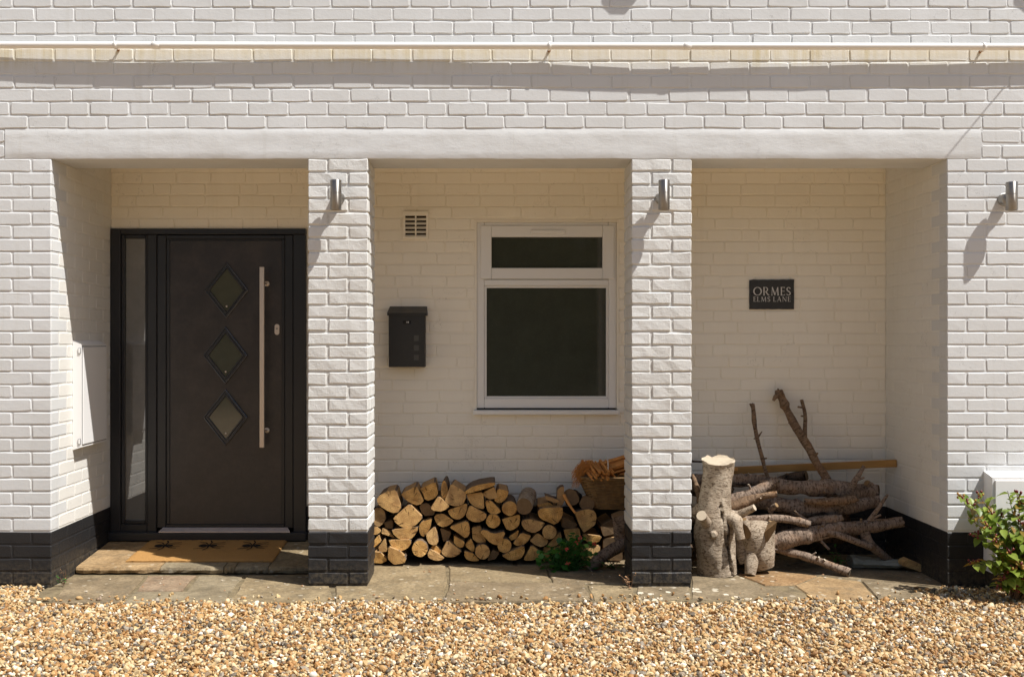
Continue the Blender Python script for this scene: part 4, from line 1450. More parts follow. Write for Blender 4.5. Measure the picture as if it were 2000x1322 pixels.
# (shape word, outline in the close-up's pixels, depth of its front end, dark end?)
LOGS = [
    ('big wedge', [(45, 460), (100, 390), (205, 370), (245, 500), (210, 555), (120, 520)], .575, 0),
    ('round', ell(72, 572, 54, 72), .60, 0),
    ('broad wedge', [(310, 475), (405, 580), (340, 650), (270, 662), (205, 625), (185, 580)], .58, 0),
    ('wedge', [(245, 400), (360, 340), (415, 450), (380, 490), (310, 470), (262, 430)], .60, 0),
    ('wedge', [(385, 362), (500, 310), (522, 400), (490, 442), (425, 455), (410, 400)], .62, 0),
    ('thin upright', ell(568, 375, 26, 74), .61, 0),
    ('chunky', [(620, 320), (735, 395), (725, 460), (690, 492), (620, 492), (570, 455)], .58, 0),
    ('wedge', [(525, 415), (610, 495), (560, 532), (500, 532), (465, 510)], .57, 0),
    ('dark ended', [(380, 480), (440, 470), (500, 530), (490, 560), (420, 565), (390, 530)], .63, 1),
    ('half round', [(595, 525), (740, 470), (738, 540), (695, 590), (645, 592), (607, 562)], .59, 0),
    ('wedge', [(735, 402), (860, 388), (868, 515), (800, 502), (752, 460)], .585, 0),
    ('small', [(860, 390), (945, 345), (970, 430), (920, 445), (865, 425)], .60, 0),
    ('pale wedge', [(970, 360), (1055, 380), (1035, 440), (985, 475), (945, 455)], .61, 0),
    ('half round', [(875, 450), (920, 450), (995, 530), (960, 556), (905, 548), (880, 500)], .59, 0),
    ('half round', [(760, 485), (885, 550), (882, 590), (825, 616), (765, 607), (730, 570)], .575, 0),
    ('round', ell(935, 605, 54), .58, 0),
    ('round', ell(1058, 510, 57), .585, 0),
    ('chunky', [(1000, 590), (1135, 555), (1140, 620), (1102, 665), (1048, 680), (1020, 640)], .60, 0),
    ('half round', [(490, 558), (560, 550), (640, 600), (602, 640), (545, 652), (500, 615)], .60, 0),
    ('ragged', [(605, 650), (745, 603), (767, 680), (735, 742), (690, 705)], .57, 0),
    ('narrow', [(375, 640), (400, 610), (475, 585), (465, 650), (415, 725), (382, 705)], .59, 0),
    ('half round', [(175, 670), (370, 648), (360, 700), (312, 745), (245, 748), (195, 715)], .575, 0),
    ('pale half round', [(430, 705), (495, 648), (520, 720), (522, 782), (472, 787), (440, 755)], .575, 0),
    ('dark barked', [(535, 655), (622, 690), (600, 745), (560, 762)], .62, 1),
    ('small', [(640, 715), (722, 760), (715, 802), (672, 803), (640, 770)], .58, 0),
    ('wedge', [(775, 655), (840, 640), (885, 760), (825, 772), (780, 740)], .61, 0),
    ('star shaped', [(833, 680), (880, 665), (925, 700), (975, 695), (1030, 678), (1005, 750), (980, 790), (925, 778), (865, 718)], .555, 0),
    ('half round', [(150, 748), (320, 745), (312, 790), (262, 830), (205, 822), (165, 790)], .56, 0),
    ('round', ell(385, 812, 60, 63), .54, 0),
    ('small wedge', [(72, 802), (120, 735), (146, 830), (85, 840)], .57, 0),
    ('small wedge', [(30, 765), (75, 708), (92, 760), (40, 803)], .58, 0),
    ('small', [(25, 655), (60, 645), (95, 680), (60, 707), (28, 705)], .59, 0),
    ('thin', [(105, 655), (165, 690), (195, 732), (95, 695)], .60, 0),
    ('dark barked', [(118, 615), (180, 600), (180, 665), (125, 657)], .61, 1),
    ('pale chunky', [(150, 798), (230, 828), (285, 880), (270, 920), (190, 932), (142, 890)], .53, 0),
    ('half round', [(20, 838), (90, 840), (140, 900), (100, 922), (25, 918)], .55, 0),
    ('half round', [(435, 862), (460, 815), (570, 880), (540, 905), (475, 898)], .56, 0),
    ('small', [(465, 802), (500, 785), (548, 830), (532, 852), (500, 850)], .60, 0),
    ('wedge', [(545, 835), (590, 750), (700, 830), (670, 862), (612, 880), (560, 865)], .565, 0),
    ('narrow', [(725, 782), (770, 735), (797, 800), (790, 842), (742, 812)], .60, 0),
    ('half round', [(718, 830), (790, 850), (832, 902), (770, 908), (720, 882)], .575, 0),
    ('round', ell(855, 835, 57), .555, 0),
    ('dark ended', [(890, 902), (930, 820), (985, 842), (952, 892)], .59, 1),
    ('round', ell(1020, 790, 54), .565, 0),
    ('small', [(1050, 722), (1130, 668), (1118, 732), (1072, 752)], .61, 0),
    ('wedge', [(1085, 772), (1150, 690), (1222, 715), (1190, 768), (1122, 797)], .585, 0),
    ('half round', [(1145, 602), (1200, 590), (1330, 615), (1270, 692), (1202, 692), (1155, 650)], .565, 0),
    ('wedge', [(1210, 752), (1270, 692), (1352, 750), (1332, 792), (1270, 799)], .59, 0),
    ('round', ell(1357, 688, 55), .56, 0),
    ('half round', [(1340, 790), (1440, 682), (1454, 740), (1422, 782), (1382, 799)], .60, 0),
    ('broad half round', [(1003, 862), (1170, 790), (1174, 850), (1132, 896), (1062, 902), (1020, 882)], .55, 0),
    ('wedge', [(1165, 892), (1225, 785), (1302, 850), (1252, 897), (1190, 905)], .565, 0),
    ('broad ragged', [(1265, 542), (1290, 510), (1455, 500), (1462, 560), (1410, 637), (1350, 612), (1290, 592)], .56, 0),
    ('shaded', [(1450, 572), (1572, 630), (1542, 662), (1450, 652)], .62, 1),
    ('large wedge', [(1550, 542), (1610, 520), (1680, 515), (1718, 560), (1700, 630), (1620, 692), (1590, 650)], .57, 0),
    ('square', [(1465, 670), (1585, 660), (1592, 720), (1500, 762), (1480, 730)], .60, 0),
    ('shaded', [(1600, 702), (1752, 720), (1722, 772), (1640, 774)], .61, 0),
    ('shaded', [(1390, 802), (1460, 785), (1442, 862), (1392, 872)], .61, 0),
    ('shaded', [(1310, 800), (1390, 805), (1385, 900), (1310, 905)], .62, 0),
    ('shaded', [(1450, 780), (1580, 770), (1590, 900), (1455, 905)], .63, 0),
    ('shaded', [(1600, 780), (1740, 790), (1730, 905), (1605, 900)], .62, 0),
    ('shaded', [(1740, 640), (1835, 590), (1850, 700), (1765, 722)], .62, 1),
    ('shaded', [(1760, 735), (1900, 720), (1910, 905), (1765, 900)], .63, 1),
    ('flat topped', [(1262, 482), (1360, 465), (1392, 490), (1292, 514)], .63, 0),
]
ROWS = [(425, 'top'), (540, 'second'), (640, 'third'), (735, 'fourth'), (815, 'fifth'), (2000, 'bottom')]
ORD = ['first', 'second', 'third', 'fourth', 'fifth', 'sixth', 'seventh', 'eighth', 'ninth', 'tenth', 'eleventh', 'twelfth', 'thirteenth', 'fourteenth', 'fifteenth']
byrow = {}
for i, (w, poly, d, dk) in enumerate(LOGS):
    cy = sum(p[1] for p in poly) / len(poly); cx = sum(p[0] for p in poly) / len(poly)
    r = next(nm for lim, nm in ROWS if cy < lim)
    byrow.setdefault(r, []).append((cx, i))
for r, lst in byrow.items():
    lst.sort()
    for k, (cx, i) in enumerate(lst):
        w, poly, d, dk = LOGS[i]
        rndm = random.Random(i)
        P = [LZ(x, y, d) for x, y in poly]
        raw = [(p.x, p.z) for p in P]
        n0 = len(raw)
        size = max(max(p[0] for p in raw) - min(p[0] for p in raw), max(p[1] for p in raw) - min(p[1] for p in raw))
        # round the outer (bark) corners, keep split faces straight; roughen
        pl = []
        for a in range(n0):
            p, q, o = Vector(raw[a]), Vector(raw[(a + 1) % n0]), Vector(raw[a - 1])
            L1 = (p - o).length; L2 = (q - p).length
            cut = .30 if (L1 < size * .55 and L2 < size * .55) else .10
            pl.append(tuple(p.lerp(o, cut))); pl.append(tuple(p.lerp(q, cut)))
        pl = [(x + rndm.uniform(-.0012, .0012), z + rndm.uniform(-.0012, .0012)) for x, z in pl]
        minz = min(z for x, z in pl)
        if minz < .003: pl = [(x, max(z, .003)) for x, z in pl]
        n = len(pl)
        area = sum(pl[a][0] * pl[(a + 1) % n][1] - pl[(a + 1) % n][0] * pl[a][1] for a in range(n))
        if area < 0: pl = pl[::-1]
        gx = sum(p[0] for p in pl) / n; gz = sum(p[1] for p in pl) / n
        back = min(.905, d + rndm.uniform(.26, .31))
        tx, tz = rndm.uniform(-.01, .01), 0
        m = MB()
        slope = (rndm.uniform(-.08, .08), rndm.uniform(-.10, .10))
        f0 = [(x, d + (x - gx) * slope[0] + (z - gz) * slope[1] + rndm.uniform(-.0012, .0012), z) for x, z in pl]
        f1 = [(gx + (x - gx) * 1.02, d + .012 + (x - gx) * slope[0] + (z - gz) * slope[1], gz + (z - gz) * 1.02) for x, z in pl]
        f2 = [(gx + (x - gx) * .95 + tx, back, gz + (z - gz) * .95 + tz) for x, z in pl]
        f3 = [(gx + (x - gx) * .99 + tx * .5, (d + back) / 2, gz + (z - gz) * .99) for x, z in pl]
        cen = (gx, d + rndm.uniform(-.001, .001), gz)
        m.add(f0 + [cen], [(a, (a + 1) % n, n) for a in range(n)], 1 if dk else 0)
        for ra, rb in ((f0, f1), (f1, f3), (f3, f2)):
            for a in range(n):
                b = (a + 1) % n
                Ledge = math.hypot(pl[b][0] - pl[a][0], pl[b][1] - pl[a][1])
                m.add([ra[a], ra[b], rb[b], rb[a]], [(3, 2, 1, 0)], 3 if Ledge > size * .3 else 2)
        m.add(f2, [list(range(n))[::-1]], 0)
        shape = w if w.endswith(('round', 'wedge', 'ragged')) else w + ' split'
        pos = 'leftmost' if k == 0 else 'rightmost' if k == len(lst) - 1 else ORD[k] + ' from the left'
        o = m.build('firewood_log', ['end_grain', 'end_grain_dark', 'log_bark', 'split_wood'], None, (gx + rndm.uniform(-.02, .02), d, gz - rndm.uniform(0, .02)))
        tag(o, f'{shape} log, {pos} in the {r} row of the firewood stack', 'log', 'stacked firewood logs')

# pieces lying on the stack
def tube_thing(name, pts, rad, mats, label, cat, group=None, n=12, jitter=.12, seed=0, conv=None, caps=True, sub=5):
    P, R = catmull(pts, rad, sub)
    m = MB()
    m.tube(P, R, n, 0, 1 if len(mats) > 1 else None, jitter, True, seed)
    o = m.build(name, mats, None, None, 'bk')
    return tag(o, label, cat, group)


m = MB()
pl = smooth_poly([(p.x, p.z) for p in [LZ(x, y, .56) for x, y in [(720, 385), (790, 338), (945, 312), (952, 335), (880, 362), (735, 402)]]], 1)
m.prism_y(pl, .56, .84, 0, 1)
tag(m.build('firewood_slab', ['end_grain', 'log_bark']), 'flat slab of wood lying on top of the firewood stack', 'log')
P0, P1 = LZ(1168, 495, .53), LZ(1200, 408, .86)
o = tube_thing('firewood_log', [P0, P0.lerp(P1, .4), P0.lerp(P1, .75), P1], [.050, .053, .054, .052], ['bark_pale', 'end_grain_dark'],
               'whole round log with grey bark and dark end on the stack', 'log', 'stacked firewood logs', 16, .06, 3)
m = MB()
for i, pl in enumerate(([(1325, 412), (1430, 448), (1425, 472), (1332, 445)], [(1420, 375), (1445, 352), (1470, 350), (1472, 460), (1450, 505), (1415, 495)])):
    P = [LZ(x, y, .6) for x, y in pl]
    m = MB(); m.prism_y([(p.x, p.z) for p in P], .60 + i * .02, .72, 0, 1)
    tag(m.build('bark_piece', ['split_wood', 'log_bark']), ('thin dark bark strip' if i == 0 else 'upright torn strip of wood') + ' on the stack below the basket', 'wood')
tube_thing('stick', [LZ(1466, 405, .60), LZ(1500, 470, .58), LZ(1552, 545, .56)], [.010, .009, .007], ['kindling', 'cut_wood'], 'thin pale stick leaning on the firewood beside the basket', 'stick', None, 8, .05, 4)
tube_thing('stump', [LZ(1520, 425, .62), LZ(1530, 430, .72), LZ(1545, 440, .85)], [.050, .055, .05], ['bark_dark', 'end_grain_dark'], 'dark knotty lump of wood lying left of the basket', 'log', None, 14, .25, 5)
tube_thing('stump', [LZ(1640, 470, .60), LZ(1640, 475, .72), LZ(1650, 480, .85)], [.045, .05, .045], ['bark_dark', 'end_grain_dark'], 'dark lump of wood directly under the basket', 'log', None, 14, .25, 6)


def KZ(x, y, d): return W(1080 + x / 4.894, 860 + y / 4.894, d)


tube_thing('rotten_log', [KZ(350, 1228, .42), KZ(430, 1145, .42), KZ(560, 1050, .44), KZ(690, 975, .46), KZ(860, 860, .50)], [.028, .038, .040, .038, .036], ['bark_grey', 'cut_wood'],
           'weathered grey log leaning behind the pillar near the red flowers', 'log', None, 14, .22, 8)
tube_thing('rotten_log', [KZ(625, 700, .47), KZ(650, 800, .48), KZ(640, 950, .50)], [.045, .050, .040], ['bark_grey', 'heart_wood'], 'broken upright log with torn bark beside the pillar', 'log', None, 14, .3, 9)

# ------------------------------------------------------------------ basket of kindling
bc = W(1207, 0, .69); bz0, bz1 = W(0, 990, .66).z, W(0, 933, .66).z
basket = empty('wicker_basket', (bc.x, .69, bz0), 'brown wicker basket on the firewood stack beside the pillar', 'basket')


def ring(t, n=56, wob=0.0, ph=0):
    a = .155 + (.245 - .155) * t; b = .095 + (.150 - .095) * t
    z = bz0 + (bz1 - bz0) * t
    out = []
    for i in range(n):
        th = 2 * math.pi * i / n
        c, s = math.cos(th), math.sin(th)
        k = (abs(c) ** 4 + abs(s) ** 4) ** -.25
        rr = 1 + wob * math.cos(math.pi * i / 2 + ph * math.pi) / a * .006
        out.append(Vector((bc.x + a * c * k * rr, .69 + b * s * k * rr, z + random.uniform(-.0012, .0012))))
    return out


m = MB()
for r in range(21):
    R = ring(r / 20, 56, 1, r % 2)
    m.tube(R + [R[0]], .0052, 5, 0, None, 0, True, 0, False, False)
m.build('weave', 'wicker', basket)
m = MB()
for q in range(2):
    R = ring(1.02 + q * .05, 56, 1, q)
    m.tube(R + [R[0]], .0075, 6, 0, None, 0, True, 0, False, False)
m.build('rim', 'wicker', basket)
m = MB()
for i in range(0, 56, 2):
    m.tube([ring(0, 56)[i], ring(.5, 56)[i], ring(1.04, 56)[i]], .0035, 5)
m.build('stakes', 'wicker', basket)
m = MB(); m.add([tuple(p) for p in ring(0.02)], [list(range(56))[::-1]])
m.build('base', 'wicker', basket)


def sticks(n, c, spread, direction, length, label, seed):
    rnd = random.Random(seed)
    t = empty('kindling_bundle', c, label, 'kindling', 'kindling in the basket')
    m = MB()
    for i in range(n):
        d = Vector(direction) + Vector((rnd.uniform(-.12, .12), rnd.uniform(-.12, .12), rnd.uniform(-.10, .10)))
        d.normalize()
        p = Vector(c) + Vector((rnd.uniform(-1, 1) * spread[0], rnd.uniform(-1, 1) * spread[1], rnd.uniform(-1, 1) * spread[2]))
        L = length * rnd.uniform(.8, 1.1)
        rot = d.to_track_quat('X', 'Z').to_matrix() @ Matrix.Rotation(rnd.uniform(0, 3), 3, 'X')
        m.box(p, (L, rnd.uniform(.007, .016), rnd.uniform(.007, .014)), 0, rot)
    o = m.build('sticks', 'kindling', t)
    o['kind'] = 'stuff'
    return t


kc = W(1168, 917, .62)
k1 = sticks(60, kc, (.075, .05, .028), (.35, -1, -.35), .15, 'short orange kindling sticks at the open end of the basket', 1)
k2 = sticks(60, W(1222, 905, .66), (.07, .08, .035), (1, -.1, .33), .24, 'long orange kindling sticks tied in the basket by the pillar', 2)
m = MB()
sp = W(1187, 895, .55); sq = W(1188, 927, .53)
m.tube([sp + Vector((0, .06, .003)), sp, sp.lerp(sq, .5) + Vector((0, -.012, 0)), sq], .0035, 6)
m.build('string', 'string', k2)
m = MB()
rnd = random.Random(5)
for i in range(90):
    a = W(1150 + rnd.uniform(-14, 10), 905 + rnd.uniform(-8, 14), .60 + rnd.uniform(-.05, .06))
    b = W(1121 + rnd.uniform(-6, 14), 934 + rnd.uniform(-14, 20), .60 + rnd.uniform(-.05, .05))
    mid = a.lerp(b, .5) + Vector((-.012, 0, .02 * rnd.random()))
    m.tube([a, mid, b], [.0018, .0015, .0008], 4)
o = m.build('frayed_fibre', 'orange_fibre', k1)
o['kind'] = 'stuff'


# ------------------------------------------------------------------ branch pile
def BZ(x, y, d): return W(1340 + x / 3.3045, 740 + y / 3.3045, d)


def zr(r, d=.45): return r * (CAM_D + d) / FPX / 3.3045


def branch(label, pts, rads, mats=('bark_grey', 'cut_wood'), twigs=(), n=14, jitter=.13, seed=0, name='branch', group='branches piled in the end bay'):
    P = [BZ(*p) for p in pts]
    R = [zr(r) for r in rads]
    R = [r * .93 for r in R]
    PP, RR = catmull(P, R, 9)
    rb = random.Random(seed)
    for i in range(len(PP)):
        t = i / len(PP)
        PP[i] = PP[i] + mnoise.noise_vector(PP[i] * 8 + Vector((seed, 0, 0))) * RR[i] * .22
        RR[i] *= 1 + .16 * mnoise.noise((PP[i].x * 17, seed * 2.7, PP[i].z * 17))
    for k in range(max(1, len(PP) // 14)):
        c = rb.randrange(2, max(3, len(PP) - 2))
        for i in (c - 1, c, c + 1):
            if 0 <= i < len(PP): RR[i] *= 1.17 if i == c else 1.08
    m = MB()
    m.tube(PP, RR, n + 4, 0, 1, jitter * 1.35, True, seed)
    nring = (n + 4)
    for i in list(range(nring)) + list(range((len(PP) - 1) * nring, len(PP) * nring)):     # ragged ends
        d_ = (PP[-1] - PP[-2]).normalized() if i >= nring else (PP[0] - PP[1]).normalized()
        m.v[i] = tuple(Vector(m.v[i]) + d_ * rb.uniform(-.012, .006))
    o = m.build(name, list(mats), None, None, 'bk')
    tag(o, label, 'branch', group)
    for k in range(rb.randrange(1, 4) if len(PP) > 20 else 0):
        c = rb.randrange(3, len(PP) - 3)
        t = (PP[c + 1] - PP[c - 1]).normalized()
        dr = (Vector((rb.uniform(-1, 1), rb.uniform(-1, -.1), rb.uniform(-.3, 1))) - t * .2)
        dr = (dr - t * dr.dot(t) + t * rb.uniform(-.5, .5)).normalized()
        ln = rb.uniform(.012, .035) + RR[c]
        r0 = min(RR[c] * .4, rb.uniform(.004, .009))
        m = MB(); m.tube([PP[c], PP[c] + dr * ln * .6, PP[c] + dr * ln], [r0 * 1.5, r0, r0 * .8], 7, 0, 1, .15, True, k)
        m.build('stub', list(mats), o, None, 'bk')
    for k, (tp, tr) in enumerate(twigs):
        P2, R2 = catmull([BZ(*p) for p in tp], [zr(r) for r in tr], 4)
        m = MB(); m.tube(P2, R2, 9, 0, 1, jitter, True, seed + k + 50)
        m.build('twig', list(mats), o, None, 'bk')
    return o


branch('slim branch standing upright against the wall', [(428, 162, .86), (448, 330, .80), (482, 480, .74), (528, 640, .68)], [15, 16, 15, 14], ('bark_brown', 'heart_wood'),
       [([(465, 375, .80), (478, 355, .79), (490, 338, .78)], [7, 5, 3]), ([(450, 380, .79), (438, 386, .78)], [6, 4]), ([(425, 180, .86), (412, 158, .86)], [9, 6])], 10, .15, 1)
branch('thick forked branch leaning against the wall under the name plate', [(605, 100, .87), (650, 190, .84), (700, 290, .80), (780, 430, .74), (855, 560, .66), (915, 655, .60)], [27, 26, 28, 31, 29, 30], ('bark_brown', 'heart_wood'),
       [([(765, 400, .77), (768, 310, .80), (768, 225, .83), (745, 135, .86)], [16, 14, 13, 12]), ([(760, 185, .84), (722, 180, .83)], [7, 7]), ([(690, 290, .80), (660, 282, .79)], [7, 4]),
        ([(612, 115, .87), (602, 92, .86), (598, 70, .86)], [27, 31, 24]), ([(600, 100, .85), (580, 112, .83), (563, 140, .83)], [14, 16, 9]), ([(600, 80, .86), (592, 62, .85)], [10, 4]), ([(760, 240, .82), (742, 238, .81)], [7, 5]), ([(890, 660, .60), (862, 672, .58)], [26, 16])], 14, .12, 2)
branch('long branch across the back of the pile below the plank', [(-60, 650, .74), (150, 650, .73), (380, 655, .72), (560, 665, .70), (700, 690, .68)], [40, 44, 43, 38, 30], ('bark_grey', 'cut_wood'), (), 14, .12, 3)
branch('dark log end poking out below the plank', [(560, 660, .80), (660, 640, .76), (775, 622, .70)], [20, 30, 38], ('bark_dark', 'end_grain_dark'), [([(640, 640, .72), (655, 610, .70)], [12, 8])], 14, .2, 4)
branch('thickest log lying across the top of the branch pile', [(480, 690, .60), (620, 690, .58), (800, 700, .57), (980, 715, .56), (1120, 725, .56), (1235, 735, .56)], [40, 50, 52, 55, 56, 62], ('bark_grey', 'heart_wood'),
       [([(1050, 740, .52), (1085, 665, .50), (1120, 610, .48), (1148, 560, .47)], [24, 20, 16, 12]), ([(1110, 650, .48), (1150, 634, .46)], [9, 7]), ([(1190, 690, .54), (1165, 668, .52)], [26, 20])], 18, .11, 5)
branch('curved branch rising over the thick log near the tall stump', [(150, 850, .54), (280, 790, .52), (420, 745, .50), (520, 690, .49), (590, 650, .50)], [44, 46, 44, 34, 26], ('bark_grey', 'cut_wood'), (), 14, .12, 6)
branch('cut branch with a pale round end above the short stump', [(200, 860, .46), (330, 815, .45), (470, 765, .43), (592, 738, .40)], [34, 36, 30, 17], ('bark_brown', 'cut_wood'), (), 14, .12, 7)
branch('heavy log in the middle of the branch pile', [(430, 800, .56), (580, 805, .54), (760, 838, .53), (950, 835, .52), (1100, 815, .52), (1240, 785, .53)], [44, 50, 54, 50, 46, 42], ('bark_grey', 'heart_wood'),
       [([(960, 840, .48), (990, 815, .45), (1018, 806, .43)], [18, 16, 12]), ([(545, 850, .46), (560, 830, .44), (585, 812, .42)], [20, 20, 16]), ([(550, 880, .46), (525, 830, .44)], [8, 7])], 16, .11, 8)
branch('smooth tan branch lying over the middle log', [(760, 785, .47), (880, 792, .45), (1000, 785, .43), (1110, 765, .42)], [18, 26, 27, 24], ('bark_brown', 'cut_wood'), (), 12, .12, 9)
branch('grey branch with cut end running behind the short stump', [(330, 915, .42), (460, 905, .41), (600, 900, .40), (710, 915, .39), (800, 938, .37)], [24, 28, 29, 27, 24], ('bark_grey', 'cut_wood'), (), 12, .1, 10)
branch('short stout branch below the middle log', [(760, 925, .45), (860, 908, .43), (950, 897, .41), (1015, 890, .40)], [22, 30, 29, 22], ('bark_grey', 'heart_wood'), [([(790, 915, .42), (735, 880, .41), (700, 850, .40)], [10, 8, 6]), ([(890, 930, .40), (880, 952, .38)], [12, 10])], 12, .15, 11)
branch('long forked branch across the front of the pile', [(500, 1075, .42), (620, 1045, .41), (760, 1010, .40), (900, 980, .40), (1060, 965, .41), (1230, 945, .42), (1395, 920, .42)], [55, 62, 56, 50, 46, 42, 36], ('bark_grey', 'heart_wood'),
       [([(910, 985, .37), (1000, 1012, .35), (1090, 1045, .36), (1190, 1082, .38)], [20, 22, 22, 24]), ([(1150, 985, .40), (1175, 1050, .40), (1230, 1105, .43), (1335, 1190, .50)], [32, 32, 28, 26]),
        ([(1180, 915, .40), (1240, 835, .38), (1300, 745, .36)], [16, 14, 9]), ([(1205, 915, .39), (1225, 890, .38), (1258, 876, .37)], [10, 8, 6]), ([(870, 1045, .38), (925, 1100, .37)], [11, 7]), ([(1130, 920, .38), (1130, 905, .37)], [10, 8])], 16, .11, 12)
branch('straight cut branch reaching the paving in front of the pile', [(540, 1080, .43), (640, 1108, .40), (760, 1143, .36), (900, 1192, .31), (1058, 1250, .25)], [26, 30, 27, 26, 27], ('bark_grey', 'cut_wood'), [([(880, 1180, .29), (895, 1165, .28)], [9, 8]), ([(590, 1100, .38), (558, 1098, .36)], [9, 5])], 12, .1, 13)
branch('bent stick between the pillar and the tall stump', [(42, 620, .52), (62, 680, .50), (85, 760, .48), (95, 840, .46)], [12, 17, 20, 20], ('bark_brown', 'cut_wood'), (), 10, .15, 14)
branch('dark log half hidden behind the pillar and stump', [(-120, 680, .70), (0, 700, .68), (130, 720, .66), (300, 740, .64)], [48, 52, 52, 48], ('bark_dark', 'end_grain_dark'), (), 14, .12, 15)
branch('log with a pale end beside the pillar base', [(-130, 960, .56), (-40, 930, .50), (30, 890, .44), (62, 868, .40)], [46, 46, 44, 40], ('bark_grey', 'cut_wood'), (), 14, .12, 16)
branch('dark straight stick behind the tall stump', [(-100, 528, .80), (20, 530, .79), (130, 536, .78)], [8, 8, 7], ('bark_dark', 'heart_wood'), (), 8, .1, 17)
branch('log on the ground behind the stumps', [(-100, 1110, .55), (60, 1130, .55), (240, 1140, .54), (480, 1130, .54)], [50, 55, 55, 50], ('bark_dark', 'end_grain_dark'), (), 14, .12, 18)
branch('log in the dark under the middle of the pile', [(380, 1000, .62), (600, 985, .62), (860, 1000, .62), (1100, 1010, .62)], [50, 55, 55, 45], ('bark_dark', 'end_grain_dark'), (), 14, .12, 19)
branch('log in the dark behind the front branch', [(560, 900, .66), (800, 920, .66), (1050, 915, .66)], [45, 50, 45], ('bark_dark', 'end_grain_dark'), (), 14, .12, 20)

# plank
pa, pb_ = BZ(300, 590, .85), BZ(1358, 543, .735)
pb_.x = min(pb_.x, XR - .003)
d = pb_ - pa
rot = d.normalized().to_track_quat('X', 'Z').to_matrix()
m = MB(); m.box((pa + pb_) / 2, (d.length, .022, .046), 0, rot, .002)
tag(m.build('plank', 'pine_plank'), 'orange brown timber batten resting behind the branches', 'plank')
m = MB(); m.box(BZ(318, 582, .80), (.03, .02, .02), 0, Matrix.Rotation(.2, 3, 'Y'), .002)
tag(m.build('offcut', 'kindling'), 'tiny pale wood offcut beside the tall stump top', 'offcut')

# stumps
stumps = empty('tree_stump', BZ(200, 1254, .33), 'tall pale tree stump with sawn branch stubs beside the pillar', 'stump')
stumps.location.z = 0; ORIGIN[stumps.name] = Vector(stumps.location)
P, R = catmull([BZ(203, 1254, .33), BZ(192, 1110, .33), BZ(186, 960, .33), BZ(186, 830, .34), BZ(197, 690, .345), BZ(206, 560, .345), BZ(207, 522, .338)], [zr(r) for r in (124, 124, 126, 104, 94, 97, 101)], 7)
m = MB(); m.tube(P, R, 64, 0, 1, .11, True, 21)
for i in range(len(m.v)):
    v = m.v[i]
    if v[2] > .655:
        m.v[i] = (v[0], v[1], v[2] + .012 * mnoise.noise((v[0] * 22, v[1] * 22, 3)) - .014 * max(0, 1 - abs(v[0] - BZ(200, 520, .33).x) / .03))
ck = [BZ(x, y, .22) for x, y in ((300, 1262), (290, 1190), (274, 1110), (258, 1030), (246, 930), (230, 810))]
ckz = [p.z for p in ck]; ckx = [p.x for p in ck]
for i, v in enumerate(m.v[:len(P) * 64]):
    if v[1] < .30 and ckz[0] - .05 < v[2] < ckz[-1]:
        xc = np.interp(v[2], ckz, ckx) + .006 * mnoise.noise((v[2] * 25, 0, 0))
        if abs(v[0] - xc) < .0065:
            m.v[i] = (v[0], v[1] + .035, v[2])
        elif abs(v[0] - xc) < .016:
            m.v[i] = (v[0], v[1] - .004, v[2])
m.build('trunk', ['bark_pale', 'cut_wood'], stumps, None, 'bk')
for pts, rr in (([(160, 960, .30), (125, 920, .24), (100, 880, .17)], (44, 36, 33)), ([(255, 880, .33), (330, 880, .31), (385, 855, .28), (442, 828, .25)], (44, 32, 26, 22)),
                ([(270, 900, .29), (322, 915, .23), (335, 960, .20), (356, 1035, .18)], (58, 42, 32, 27)), ([(180, 1000, .24), (178, 1003, .20), (178, 1006, .185)], (30, 24, 14)),
                ([(100, 830, .36), (70, 850, .38), (40, 862, .40)], (40, 36, 30))):
    P, R = catmull([BZ(*p) for p in pts], [zr(r, .25) for r in rr], 5)
    m = MB(); m.tube(P, R, 16, 0, 1, .10, True, 22)
    m.build('branch_stub', ['bark_pale', 'cut_wood'], stumps, None, 'bk')
sb = empty('tree_stump', BZ(470, 1225, .36), 'short forked tree stump with sawn brown faces in front of the branches', 'stump')
sb.location.z = 0; ORIGIN[sb.name] = Vector(sb.location)
P, R = catmull([BZ(500, 1216, .36), BZ(478, 1140, .36), BZ(455, 1050, .37), BZ(445, 985, .38), BZ(440, 930, .40)], [zr(r) for r in (66, 92, 112, 112, 84)], 6)
m = MB(); m.tube(P, R, 22, 0, 1, .12, True, 31)
m.build('trunk', ['bark_pale', 'heart_wood'], sb, None, 'bk')
for pts, rr, mt in (([(500, 1080, .36), (530, 1010, .35), (555, 920, .34)], (60, 44, 22), ['bark_pale', 'heart_wood']), ([(430, 1130, .33), (420, 1200, .29), (412, 1262, .27)], (52, 40, 33), ['bark_pale', 'cut_wood']),
                    ([(400, 1020, .36), (385, 950, .34), (372, 905, .33)], (56, 40, 20), ['bark_pale', 'heart_wood']), ([(350, 1010, .36), (350, 1090, .36), (385, 1180, .35)], (40, 46, 40), ['bark_pale', 'cut_wood'])):
    P, R = catmull([BZ(*p) for p in pts], [zr(r) for r in rr], 5)
    m = MB(); m.tube(P, R, 14, 0, 1, .12, True, 33)
    m.build('limb', mt, sb, None, 'bk')
for pl, y0 in (([(436, 1098), (470, 1040), (520, 975), (572, 915), (566, 960), (530, 1040), (500, 1072), (470, 1078)], .268), ([(378, 935), (398, 950), (418, 990), (416, 1020), (392, 1032)], .262)):
    m = MB(); m.prism_y([(p.x, p.z) for p in [BZ(x, y, y0) for x, y in pl]], y0, y0 + .09)
    xs_ = [v[0] for v in m.v]; xm = (min(xs_) + max(xs_)) / 2
    m.v = [(v[0], v[1] - (v[0] - xm) * .95 + (.012 if v[1] < y0 + .01 else 0), v[2]) for v in m.v]
    m.build('sawn_face', 'heart_wood', sb)

